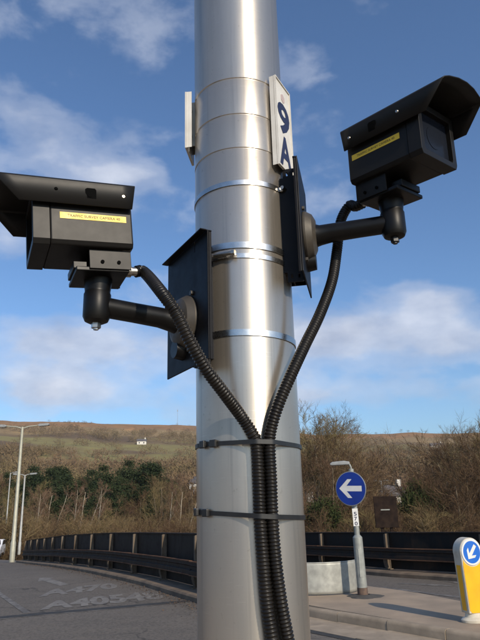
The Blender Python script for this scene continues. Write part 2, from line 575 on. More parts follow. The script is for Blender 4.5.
MT['scrub'] = twig_mat('hill_scrub', (0.115, 0.080, 0.058), (0.078, 0.058, 0.044), (0.1, 0.07, 0.05))
MT['brown_panel'] = simple('brown_sign_back', (0.012, 0.008, 0.007), (0.028, 0.018, 0.013), rough=0.9, nscale=2, spec=0.1)

# ------------------------------------------------------------------ ground, road, hills
def smooth01(x):
    x = max(0.0, min(1.0, x))
    return x * x * (3 - 2 * x)


def ridge_elev(az):
    """elevation angle of the skyline (degrees) by azimuth (degrees from +Y)"""
    pts = [(-180, 1.5), (-110, 2.0), (-60, 6.4), (-35, 8.0), (-22, 8.55), (-12, 8.35), (-4, 8.05), (3, 7.35), (8, 6.95), (14, 6.75), (22, 6.3), (40, 4.5), (75, 2.5), (120, 1.5), (180, 1.5)]
    for (a, e), (b, g) in zip(pts, pts[1:]):
        if a <= az <= b:
            return (e + (g - e) * smooth01((az - a) / (b - a))) - (0.95 if abs(az) < 60 else 0.0)
    return 1.5


RIDGE_D = 1000.0


def terrain(X, Y):
    d = math.hypot(X, Y)
    az = math.degrees(math.atan2(X, Y))
    zr = 1.63 + RIDGE_D * math.tan(R(ridge_elev(az))) + 2.6 * mnoise.noise(Vector((az * 0.22, 3.3, 0))) + 1.2 * mnoise.noise(Vector((az * 0.8, 1.3, 0)))
    base = -8.0
    if d < 110:
        return base + 0.6 * mnoise.noise(Vector((X * 0.03, Y * 0.03, 0)))
    t = (d - 110) / (RIDGE_D - 110)
    if t <= 1:
        s = t ** 1.22
        roll = 5.0 * math.sin(t * math.pi) * (mnoise.noise(Vector((X * 0.006, Y * 0.006, 3.1))) + 0.5 * mnoise.noise(Vector((X * 0.016, Y * 0.016, 1.1))))
        return base + (zr - base) * s + roll
    k = (d - RIDGE_D)
    return zr - min(zr + 6.0, 0.03 * k + 0.00002 * k * k) + (1.2 * mnoise.noise(Vector((X * 0.01, Y * 0.01, 5))))


def field_color(X, Y):
    """what grows where: bracken on the top, pasture strips, rough grass and scrub floor below"""
    d = math.hypot(X, Y)
    az = math.degrees(math.atan2(X, Y))
    t = (d - 110) / (RIDGE_D - 110)
    n = mnoise.noise(Vector((X * 0.011, Y * 0.011, 0.0)))
    n2 = mnoise.noise(Vector((X * 0.035, Y * 0.035, 4.0)))
    n3 = mnoise.noise(Vector((X * 0.005, Y * 0.02, 9.0)))
    rough = np.array((0.26, 0.19, 0.09))
    brown = np.array((0.120, 0.084, 0.052))
    pasture = np.array((0.24, 0.215, 0.080))
    bracken = np.array((0.34, 0.18, 0.075))
    tan = np.array((0.34, 0.235, 0.11))
    c = brown + (rough - brown) * smooth01(0.5 + 1.3 * n)
    # pasture strips
    g = smooth01((t - 0.24 + 0.04 * n) / 0.05) * smooth01((0.68 - t + 0.05 * n2) / 0.04)
    gp = g * smooth01((n3 + 0.8 * n + 0.12 + (0.35 if -15 < az < -2 else 0.0)) / 0.30)
    c = c + (pasture - c) * gp
    top = smooth01((t - 0.66 + 0.05 * n) / 0.10)
    c = c + (tan - c) * top
    br = smooth01((t - 0.84 + 0.06 * n2) / 0.06)
    c = c + (bracken * (1 + 0.3 * n2) - c) * br
    c = c * (1 + 0.20 * n2)
    return c


def build_terrain():
    azs = list(np.arange(-180, -50, 4.0)) + list(np.arange(-50, 50, 0.35)) + list(np.arange(50, 180.01, 4.0))
    ds = [4, 12, 25, 40, 60, 80, 110] + list(np.geomspace(118, RIDGE_D, 95)) + [1006, 1015, 1030, 1060, 1120, 1250, 1500, 2200]
    vs, cs = [], []
    for d in ds:
        for a in azs:
            X, Y = d * math.sin(R(a)), d * math.cos(R(a))
            vs.append((X, Y, terrain(X, Y)))
            c = field_color(X, Y)
            cs.append((c[0], c[1], c[2], 1))
    n = len(azs)
    fs = [(i * n + k, i * n + k + 1, (i + 1) * n + k + 1, (i + 1) * n + k) for i in range(len(ds) - 1) for k in range(n - 1)]
    fs = [tuple(reversed(f)) for f in fs]
    me = bpy.data.meshes.new('hills')
    me.from_pydata(vs, [], fs)
    at = me.color_attributes.new('growth', 'FLOAT_COLOR', 'POINT')
    at.data.foreach_set('color', np.array(cs, dtype=np.float32).ravel())
    me.shade_smooth()
    o = bpy.data.objects.new('hills', me)
    col.objects.link(o)
    m, t, b = new_mat('hillside_ground')
    a = t.nodes.new('ShaderNodeAttribute')
    a.attribute_name = 'growth'
    v = coords(t, 'World')
    n1 = noise(t, v, 0.06, 8, 0.7)
    n2 = noise(t, v, 0.5, 5, 0.7)
    c = mix_col(t, ramp(t, n1, [(0.38, 0.0), (0.62, 0.55)]), a.outputs['Color'], (0.14, 0.098, 0.06))
    c = mix_col(t, ramp(t, n2, [(0.45, 0.0), (0.7, 0.45)]), c, (0.24, 0.17, 0.09))
    L(t, c, b.inputs['Base Color'])
    b.inputs['Roughness'].default_value = 0.95
    b.inputs['Specular IOR Level'].default_value = 0.1
    bump(t, b, n1, 0.8, 1.5)
    me.materials.append(m)
    tag(o, kind='structure')


build_terrain()


def catmull(pts, per=12):
    P = [pts[0] * 2 - pts[1]] + list(pts) + [pts[-1] * 2 - pts[-2]]
    out = []
    for i in range(1, len(P) - 2):
        for k in range(per):
            s = k / per
            a, b, c, d = P[i - 1], P[i], P[i + 1], P[i + 2]
            out.append(0.5 * ((2 * b) + (c - a) * s + (2 * a - 5 * b + 4 * c - d) * s * s + (3 * b - a - 3 * c + d) * s ** 3))
    out.append(P[-2].copy())
    return out


def resample(path, step, start=0.0):
    out = []
    acc = -start
    need = 0.0
    for a, b in zip(path, path[1:]):
        l = (b - a).length
        while acc + l >= need:
            out.append(a.lerp(b, (need - acc) / l))
            need += step
        acc += l
    return out


# right parapet line (the far edge of the deck) and left parapet line
def flat(p):
    return Vector((p.x, p.y, 0))


PR_pts = [flat(hit(x, y, 0.12)) for x, y in ((308, 563.5), (400, 570), (470, 574.3))]
dR = (PR_pts[0] - PR_pts[2]).normalized()
PR_line = [PR_pts[2] - dR * 22, PR_pts[2] - dR * 8, PR_pts[2], PR_pts[1], PR_pts[0], PR_pts[0] + dR * 8 + Vector((-0.4, 0, 0)), PR_pts[0] + dR * 22 + Vector((-2.2, 0, 0))]
PL_pts = [flat(hit(x, y, 0.12)) for x, y in ((195, 587), (163, 579), (133, 573), (100, 567.3), (64, 563), (45, 561.5), (27, 560))]


def deck_right(Y):
    a, b = PR_line[0], PR_line[1]
    pts = PR_line
    for a, b in zip(pts, pts[1:]):
        if a.y <= Y <= b.y:
            return a.x + (b.x - a.x) * (Y - a.y) / (b.y - a.y) + 0.42
    if Y < pts[0].y:
        a, b = pts[0], pts[1]
    else:
        a, b = pts[-2], pts[-1]
    return a.x + (b.x - a.x) * (Y - a.y) / (b.y - a.y) + 0.42


def build_road():
    ys = list(np.arange(-30, 8, 4.0)) + list(np.arange(8, 40, 1.0)) + list(np.arange(40, 86, 5.0))
    nx = 24
    vs = []
    for Y in ys:
        xr = deck_right(Y)
        for k in range(nx + 1):
            X = -48 + (xr + 48) * k / nx
            vs.append(Vector((X, Y, road_z(Y))))
    fs = [(i * (nx + 1) + k, i * (nx + 1) + k + 1, (i + 1) * (nx + 1) + k + 1, (i + 1) * (nx + 1) + k) for i in range(len(ys) - 1) for k in range(nx)]
    mb = MB().add(vs, fs)
    o = mb.build('road', MT['asphalt'])
    me = o.data
    me.shade_smooth()
    tag(o, kind='structure')
    # the edge beam of the deck under the far parapet
    e = MB()
    ys2 = [y for y in ys if y > -12]
    for k, Y in enumerate(ys2):
        x = deck_right(Y)
        z = road_z(Y)
        e.v += [Vector((x - 0.6, Y, z - 0.02)), Vector((x + 0.02, Y, z - 0.02)), Vector((x + 0.02, Y, z - 1.1)), Vector((x - 0.6, Y, z - 1.1))]
        if k:
            a, b = (k - 1) * 4, k * 4
            e.f += [(a + i, a + (i + 1) % 4, b + (i + 1) % 4, b + i) for i in range(4)]
    tag(e.build('bridge_deck', MT['plinth']), kind='structure')
    # near pavement the pole and the photographer stand on
    pv = MB()
    poly = [(-7, -6), (6, -6), (6, 1.5), (4.5, 3.0), (2, 4.0), (-2, 4.2), (-5, 3.6), (-7, 2.2)]
    pv.prism(poly, Vector((0, 0, 0)), Vector((1, 0, 0)), Vector((0, 1, 0)), Vector((0, 0, 1)), -0.05, 0.115)
    tag(pv.build('pavement', MT['island'], bevel=0.015), kind='structure')


build_road()

# traffic island with kerb stones
UP = Vector((0, 0, 1))


def build_island():
    front = [(0.32, 11.0), (0.95, 9.92), (1.94, 8.60), (2.75, 7.55), (3.6, 6.5), (4.4, 5.6)]
    back = [(5.0, 6.1), (4.55, 7.4), (3.95, 8.9), (3.50, 9.85), (2.98, 11.15), (2.42, 12.05), (1.6, 13.1), (1.0, 13.2), (0.5, 12.3)]
    fr = catmull([Vector((x, y, 0)) for x, y in front], 8)
    bk = catmull([Vector((x, y, 0)) for x, y in back], 8)
    ring = fr + bk
    cen = sum(ring, Vector()) / len(ring)
    ins = []
    for i, p in enumerate(ring):
        a, b = ring[i - 1], ring[(i + 1) % len(ring)]
        t = (b - a).normalized()
        nrm = Vector((-t.y, t.x, 0))
        if nrm.dot(cen - p) < 0:
            nrm = -nrm
        ins.append(p + nrm * 0.118)
    mb = MB()
    mb.prism([(p.x, p.y) for p in ins], Vector((0, 0, 0)), Vector((1, 0, 0)), Vector((0, 1, 0)), UP, -0.3, 0.126)
    isl = tag(mb.build('traffic_island', MT['island']), kind='structure')
    # kerb stones, each its own, along the whole outline
    loop = ring + [ring[0]]
    path = resample(loop, 0.05)
    step = 18
    for i in range(0, len(path) - 6, step):
        seg = path[i:i + step + 1]
        if len(seg) < 4:
            continue
        k = MB()
        prof = [(0.0, -0.25), (0.0, 0.085), (0.008, 0.112), (0.03, 0.128), (0.112, 0.131), (0.115, -0.25)]
        lift = rng.uniform(-0.004, 0.006)
        shove = rng.uniform(-0.005, 0.005)
        pts = [seg[0] + (seg[1] - seg[0]) * 0.10] + seg[3:-2:3] + [seg[-1] - (seg[-1] - seg[-2]) * 0.10]
        m = len(prof)
        for j, p in enumerate(pts):
            a, b = pts[max(0, j - 1)], pts[min(len(pts) - 1, j + 1)]
            t = (b - a).normalized()
            nrm = Vector((-t.y, t.x, 0))
            if nrm.dot(cen - p) < 0:
                nrm = -nrm
            for x, z in prof:
                k.v.append(p + nrm * (x + shove) + UP * (z + lift + road_z(p.y)))
        for j in range(len(pts) - 1):
            for q in range(m):
                a = j * m + q
                b = j * m + (q + 1) % m
                k.f.append((a, a + m, b + m, b))
        k.f.append(tuple(range(m)))
        k.f.append(tuple((len(pts) - 1) * m + q for q in reversed(range(m))))
        o = k.build('kerb_stone', MT['concrete'] if rng.random() < 0.7 else MT['concrete_dark'], isl, smooth=40)
        bm = bmesh.new(); bm.from_mesh(o.data); bmesh.ops.recalc_face_normals(bm, faces=bm.faces); bm.to_mesh(o.data); bm.free()
    # channel blocks laid in the road along the near kerb
    rd = tag(MB().prism([(0, 0), (0.1, 0), (0.1, 0.1), (0, 0.1)], Vector((9.0, 3.0, -0.5)), Vector((1, 0, 0)), Vector((0, 1, 0)), UP, 0, 0.1).build('drainage_channel', MT['concrete']), kind='structure')
    chan = resample(fr, 0.915)
    bpy.data.objects.remove(rd)
    edge = MB()
    rows = resample(fr, 0.1)
    lines = []
    for off in (0.66, 0.80):
        ln = []
        for i, p in enumerate(rows):
            a, b = rows[max(0, i - 1)], rows[min(len(rows) - 1, i + 1)]
            t = (b - a).normalized()
            nrm = Vector((t.y, -t.x, 0))
            if nrm.dot(cen - p) > 0:
                nrm = -nrm
            ln.append(p + nrm * off)
        lines.append(ln)
    for i in range(len(rows)):
        for ln in lines:
            edge.v.append(ln[i] + UP * (road_z(ln[i].y) + 0.004))
        if i:
            edge.f.append((2 * i - 2, 2 * i - 1, 2 * i + 1, 2 * i))
    base = tag(edge.build('channel_edge', MT['joint']), kind='structure')
    for i in range(len(chan) - 1):
        a, b = chan[i], chan[i + 1]
        t = (b - a).normalized()
        nrm = Vector((t.y, -t.x, 0))
        if nrm.dot(cen - a) > 0:
            nrm = -nrm
        ll = (b - a).length
        blk = MB()
        lift = rng.uniform(0.010, 0.018)
        O = a + UP * road_z(a.y)
        blk.frame_box(O, t, nrm, UP, (0.006, ll - 0.006), (0.012, 0.655), (-0.12, lift))
        blk.build('channel_block', MT['concrete'], base, bevel=0.006)


build_island()

# road joint, patches and painted markings (each a thin sheet a few millimetres up)
def sheet(name, pts, dz, mat, parent=None, sub=8):
    """strip between two polylines draped on the road"""
    mb = MB()
    A, B = pts
    for k in range(sub + 1):
        for ln in (A, B):
            p = ln[0].lerp(ln[1], k / sub)
            mb.v.append(Vector((p.x, p.y, road_z(p.y) + dz)))
        if k:
            mb.f.append((2 * k - 2, 2 * k - 1, 2 * k + 1, 2 * k))
    o = mb.build(name, mat, parent)
    me = o.data
    if me.polygons and me.polygons[0].normal.z < 0:
        me.flip_normals()
    return o


j0, j1 = hit(-60, 624), hit(203, 600.5)
jn = (j1 - j0).normalized()
jp = Vector((-jn.y, jn.x, 0))
tag(sheet('expansion_joint', ((j0, j1), (j0 + jp * 0.24, j1 + jp * 0.24)), 0.004, MT['joint'], sub=14), 'dark expansion joint strip crossing the road before the lettering', 'road joint')
tag(sheet('joint_line', ((j0 - jp * 0.10, j1 - jp * 0.10), (j0 - jp * 0.03, j1 - jp * 0.03)), 0.004, MT['road_paint_faint'], sub=14), 'thin pale line along the near side of the expansion joint', 'road joint')


def ground_quad(bl, br, tl, tr):
    P = [hit(*q) for q in (bl, br, tl, tr)]
    def place(u, v):
        p = (P[0] * (1 - u) + P[1] * u) * (1 - v) + (P[2] * (1 - u) + P[3] * u) * v
        return Vector((p.x, p.y, road_z(p.y) + 0.005))
    return place


tag(text_mesh('A470', 'road_lettering', MT['road_paint'], None, ground_quad((38, 597.6), (119, 588.5), (42.5, 590.3), (115, 582.8)), 0.045),
    'worn white road lettering A470 on the left carriageway', 'road marking')
tag(text_mesh('A40548', 'road_lettering', MT['road_paint'], None, ground_quad((39.5, 610.5), (166, 599), (43.5, 602), (156, 590.5)), 0.045),
    'worn white road lettering A4054 nearest the camera on the left carriageway', 'road marking')


def arrow_marking():
    place = ground_quad((60, 586.3), (69, 584.2), (36, 579.0), (44.5, 577.0))
    poly = [(0.05, 0.0), (0.95, 0.0), (0.95, 0.72), (1.45, 0.72), (0.5, 1.04), (-0.45, 0.72), (0.05, 0.72)]
    mb = MB()
    mb.add([place(u, v) for u, v in poly], [(0, 1, 2, 6), (2, 3, 4, 5, 6)])
    o = mb.build('road_arrow', MT['road_paint'])
    if o.data.polygons[0].normal.z < 0:
        o.data.flip_normals()
    tag(o, 'worn white straight-ahead arrow painted beyond the A470 lettering', 'road marking')


arrow_marking()


def line_mark(p, q, w, label, mat='road_paint_faint'):
    a, b = hit(*p), hit(*q)
    t = (b - a).normalized()
    n = Vector((-t.y, t.x, 0)) * w / 2
    tag(sheet('lane_line', ((a - n, b - n), (a + n, b + n)), 0.005, MT[mat], sub=10), label, 'road marking')


line_mark((383, 587.5), (482, 600.5), 0.16, 'worn white lane line on the right carriageway nearest the island')
line_mark((400, 583.5), (452, 586), 0.22, 'short faint white mark beyond the lane line on right carriageway')
line_mark((440, 580), (490, 588), 0.18, 'faint white lane line beside the keep left bollard head')
line_mark((-6, 590), (27, 613), 0.12, 'faint worn white line crossing the road at the far left edge')


# ------------------------------------------------------------------ parapets
def build_parapet(name, line, label, spacing, first, height=1.06, road_side=None, group=None, plinth_front=0.52):
    path = catmull(line, 14)
    fine = resample(path, 0.1, 0.0)
    st = []
    k = first
    while k < len(fine):
        st.append(k)
        k += int(spacing * 10)
    base = fine[st[0]]
    root = empty(name, (base.x, base.y, road_z(base.y)))
    tag(root, label, 'parapet', group)

    def fr(i):
        a, b = fine[max(0, i - 2)], fine[min(len(fine) - 1, i + 2)]
        t = (b - a).normalized()
        n = Vector((-t.y, t.x, 0))
        if n.dot(-fine[i]) < 0:
            n = -n
        return t, n

    def gz(i):
        return road_z(fine[i].y)

    def loft(prof, i0, i1, nm, mat, par, step=3, **kw):
        ids = list(range(i0, i1, step)) + [i1]
        mb = MB()
        m = len(prof)
        for i in ids:
            t, n = fr(i)
            for x, z in prof:
                mb.v.append(fine[i] + n * x + UP * (z + gz(i)))
        for j in range(len(ids) - 1):
            for q in range(m):
                a, b = j * m + q, j * m + (q + 1) % m
                mb.f.append((a, b, b + m, a + m))
        mb.f.append(tuple(reversed(range(m))))
        mb.f.append(tuple((len(ids) - 1) * m + q for q in range(m)))
        o = mb.build(nm, mat, par, **kw)
        bm = bmesh.new(); bm.from_mesh(o.data); bmesh.ops.recalc_face_normals(bm, faces=bm.faces); bm.to_mesh(o.data); bm.free()
        return o

    rect = lambda x0, x1, z0, z1: [(x0, z0), (x1, z0), (x1, z1), (x0, z1)]
    for s, e in zip(st, st[1:]):
        loft(rect(-0.03, -0.005, 0.14, height), s, e, 'panel', MT['panel'], root)
        loft(rect(-0.05, 0.035, height + 0.002, height + 0.026), s, e, 'coping', MT['rail'], root)
        dz = rng.uniform(-0.008, 0.008)
        r = loft([(0.155, 0.40 + dz), (0.225, 0.40 + dz), (0.225, 0.47 + dz), (0.185, 0.49 + dz), (0.185, 0.55 + dz), (0.225, 0.57 + dz), (0.225, 0.63 + dz), (0.155, 0.63 + dz)], s, e, 'rail', MT['rail'], root)
        loft(rect(0.150, 0.235, 0.633 + dz, 0.652 + dz), s, e, 'rail_edge', MT['rail_rust'], r)
        loft(rect(0.150, 0.240, 0.375 + dz, 0.397 + dz), s, e, 'rail_edge', MT['rail_rust'], r)
    i0, i1 = st[0], st[-1]
    # plinth cast in lengths, two bays each
    for s, e in zip(st[::1], st[1::1]):
        loft([(-0.25, -0.3), (plinth_front + 0.02, -0.3), (plinth_front, 0.085), (plinth_front - 0.03, 0.115), (-0.25, 0.135)], s + 0, e, 'plinth', MT['plinth'], root, smooth=30)
    for i in st:
        t, n = fr(i)
        O = fine[i] + UP * gz(i)
        p = MB()
        p.frame_box(O, t, n, UP, (-0.03, 0.03), (-0.002, 0.02), (0.12, height))
        p.frame_box(O, t, n, UP, (-0.010, 0.010), (0.02, 0.10), (0.12, height - 0.01))
        p.frame_box(O, t, n, UP, (-0.032, 0.032), (0.10, 0.118), (0.12, height - 0.02))
        po = p.build('post', MT['post'], root)
        f = MB()
        f.prism([(0.118, 0.37), (0.16, 0.37), (0.16, 0.30), (0.125, 0.17), (0.119, 0.17)], O, n, UP, t, -0.07, 0.07)
        f.frame_box(O, t, n, UP, (-0.1, 0.1), (-0.01, 0.19), (0.125, 0.15))
        f.frame_box(O, t, n, UP, (-0.03, 0.03), (0.119, 0.154), (0.42, 0.61))
        f.build('bracket', MT['post'], po)
    return root


L0 = PL_pts[0]
dl = (PL_pts[0] - PL_pts[1]).normalized()
L_line = [PL_pts[0] + dl * 4.1, PL_pts[0] + dl * 2.0] + PL_pts + [PL_pts[-1] + (PL_pts[-1] - PL_pts[-2]).normalized() * 1.0]
build_parapet('parapet', L_line, 'dark steel parapet with rusty rail curving away on the left', 2.45, 14, height=1.15)
R_line = list(PR_line)
build_parapet('parapet', R_line, 'dark steel parapet with rusty rail behind the bollard and arrow sign', 2.9, 12, height=1.0)


def gutter_litter():
    r = random.Random(23)
    path = resample(catmull(L_line, 14), 0.02)
    mb = MB()
    for k in range(2600):
        i = int(len(path) * r.random() ** 1.8 * 0.8)
        a, b = path[max(0, i - 5)], path[min(len(path) - 1, i + 5)]
        t_ = (b - a).normalized()
        n_ = Vector((-t_.y, t_.x, 0))
        if n_.dot(-path[i]) < 0:
            n_ = -n_
        p = path[i] + n_ * (0.55 + abs(r.gauss(0, 0.22)))
        p.z = road_z(p.y) + 0.012
        l = r.uniform(0.012, 0.04)
        w = r.uniform(0, 6.28)
        d = Vector((math.cos(w), math.sin(w), r.uniform(-0.1, 0.5))) * l
        q = Vector((-math.sin(w), math.cos(w), r.uniform(-0.2, 0.2))) * l * 0.5
        mb.add([p, p + d * 0.5 + q, p + d, p + d * 0.5 - q], [(0, 1, 2, 3)])
    o = mb.build('leaf_litter', simple('dead_leaves', (0.13, 0.075, 0.035), (0.07, 0.045, 0.028), rough=0.9, nscale=9))
    tag(o, 'brown dead leaves and grit lying in the gutter below the left parapet', 'leaf litter', kind='stuff')


gutter_litter()


def build_nose():
    """curved galvanised barrier end in front of the near end of the left parapet"""
    pts = [Vector(p + (0,)) for p in ((0.12, 11.75), (0.30, 11.48), (0.62, 11.25), (1.02, 11.11), (1.42, 11.10), (1.74, 11.24), (1.93, 11.48), (1.98, 11.8))]
    path = resample(catmull(pts, 10), 0.06)
    root = empty('barrier_end', (1.0, 11.0, 0.13))
    tag(root, 'low curved galvanised sheet barrier end behind the arrow sign post', 'barrier')
    mb = MB()
    prof = [(0, 0.14), (0.0, 0.19), (0.012, 0.24), (0.0, 0.30), (0.0, 0.50), (0.012, 0.55), (0.0, 0.60), (0.0, 0.635)]
    m = len(prof)
    for i, p in enumerate(path):
        a, b = path[max(0, i - 1)], path[min(len(path) - 1, i + 1)]
        t = (b - a).normalized()
        n = Vector((t.y, -t.x, 0))
        for x, z in prof:
            mb.v.append(p + n * x * 0.4 + UP * z)
        if i:
            for q in range(m - 1):
                A, B = (i - 1) * m + q, i * m + q
                mb.f.append((A, B, B + 1, A + 1))
    mb.build('sheet', MT['galv'], root, smooth=50, solid=0.006)
    cp = MB()
    cp.tube([p + UP * 0.637 for p in path], 0.011, 6)
    cp.build('top_edge', MT['galv'], root, smooth=60)
    for i in (4, 22, 40, 52):
        if i < len(path):
            q = MB()
            p = path[i] + Vector((0.02, 0.07, 0))
            q.box((p.x, p.y, 0.36), (0.05, 0.06, 0.5))
            q.build('stake', MT['galv_post'], root)


build_nose()

# ------------------------------------------------------------------ the big pole
PX, PD, PRAD = 0.0117, 1.481, 0.125


def build_pole():
    root = empty('steel_pole', (PX, PD, 0.115))
    tag(root, 'tall brushed stainless steel pole carrying both cameras in the foreground', 'pole')
    seams = [2.508, 2.61, 2.722]
    prof = [(PRAD, 0.118), (PRAD, 1.9)]
    for z in seams:
        prof += [(PRAD, z - 0.004), (PRAD - 0.0014, z - 0.0015), (PRAD - 0.0014, z + 0.0015), (PRAD + 0.0006, z + 0.003), (PRAD, z + 0.008)]
    prof += [(PRAD, 3.4), (PRAD * 0.98, 6.0), (PRAD * 0.9, 7.4)]
    mb = MB()
    mb.tube([(PX, PD, z) for r, z in prof], [r for r, z in prof], 128)
    mb.build('shaft', MT['steel'], root, smooth=40)
    b = MB()
    b.tube([(PX, PD, 0.1175), (PX, PD, 0.14)], 0.22, 40)
    for k in range(4):
        w = R(45 + 90 * k)
        b.tube([(PX + 0.18 * math.cos(w), PD + 0.18 * math.sin(w), 0.14), (PX + 0.18 * math.cos(w), PD + 0.18 * math.sin(w), 0.175)], 0.016, 6)
    b.build('base_plate', MT['galv'], root, smooth=40)
    c = MB()
    c.tube([(PX, PD, 7.4), (PX, PD, 7.44), (PX, PD, 7.47)], [0.118, 0.118, 0.05], 40)
    c.build('cap', MT['galv'], root, smooth=40)


build_pole()


def on_pole(x, y, off):
    d = ray(x, y)
    r = PRAD + off
    ox, oy = -PX, -PD
    a = d.x ** 2 + d.y ** 2
    b = 2 * (ox * d.x + oy * d.y)
    c = ox * ox + oy * oy - r * r
    disc = b * b - 4 * a * c
    t = (-b - math.sqrt(max(0, disc))) / (2 * a)
    return EYEV + d * t


def ring_band(name, z, h, th, mat, label, group, tilt=(0, 0), screw=None, screw_len=0.03, seg=96):
    """a flat strap round the pole"""
    root = empty(name, (PX, PD, z))
    tag(root, label, 'strap', group)
    mb = MB()
    for k in range(seg):
        w = 2 * math.pi * k / seg
        cx, sx = math.cos(w), math.sin(w)
        dz = tilt[0] * cx * PRAD + tilt[1] * sx * PRAD
        for r, zz in ((PRAD + 0.0008, -h / 2), (PRAD + th, -h / 2), (PRAD + th, h / 2), (PRAD + 0.0008, h / 2)):
            mb.v.append(Vector((PX + r * cx, PD + r * sx, z + zz + dz)))
    for k in range(seg):
        a, b = 4 * k, 4 * ((k + 1) % seg)
        for q in range(4):
            mb.f.append((a + q, b + q, b + (q + 1) % 4, a + (q + 1) % 4))
    mb.build('strap', mat, root, smooth=40)
    return root


def polar(w, r, z):
    return Vector((PX + r * math.cos(w), PD + r * math.sin(w), z))


def worm_screw(root, ang, z, ln=0.034):
    """the screw housing of a hose clamp lying tangentially on the strap"""
    n = Vector((math.cos(ang), math.sin(ang), 0))
    t = Vector((-n.y, n.x, 0))
    O = polar(ang, PRAD + 0.002, z)
    h = MB()
    h.frame_box(O, t, n, UP, (-ln * 0.35, ln * 0.35), (0.0, 0.010), (-0.008, 0.008))
    h.build('screw_housing', MT['band'], root, bevel=0.003)
    s = MB()
    s.tube([O + n * 0.010 - t * ln * 0.5, O + n * 0.010 + t * ln * 0.62], 0.0055, 10)
    s.tube([O + n * 0.010 + t * ln * 0.62, O + n * 0.010 + t * ln * 0.82], 0.0078, 6)
    s.build('screw', MT['screw'], root, smooth=40)


GB = 'steel straps round the pole'
b1 = ring_band('steel_strap', 2.408, 0.013, 0.0025, MT['band'], 'uppermost thin steel strap below the 9A plate', GB, (0.02, 0.0))
worm_screw(b1, R(-33), 2.411)
ring_band('steel_strap', 2.236, 0.016, 0.003, MT['band'], 'wide steel strap just above the one with a screw', GB, (-0.03, 0.0))
b3 = ring_band('steel_strap', 2.208, 0.012, 0.0025, MT['band'], 'steel strap with a screw clamp beside the left bracket plate', GB, (-0.03, 0.0))
worm_screw(b3, R(-112), 2.211, 0.042)
ring_band('steel_strap', 2.014, 0.015, 0.003, MT['band'], 'lowest steel strap at the foot of the left bracket plate', GB, (-0.03, 0.0))


# ------------------------------------------------------------------ CCTV cameras
def perforated_tab(O, A, B, C, w, h, th, holes):
    """small plate in A,B with square holes left open; thickness along C"""
    mb = MB()
    nx, ny = 9, 5
    for i in range(nx):
        for j in range(ny):
            if (i, j) in holes:
                continue
            mb.frame_box(O, A, B, C, (-w / 2 + w * i / nx, -w / 2 + w * (i + 1) / nx), (h * j / ny, h * (j + 1) / ny), (-th / 2, th / 2))
    return mb


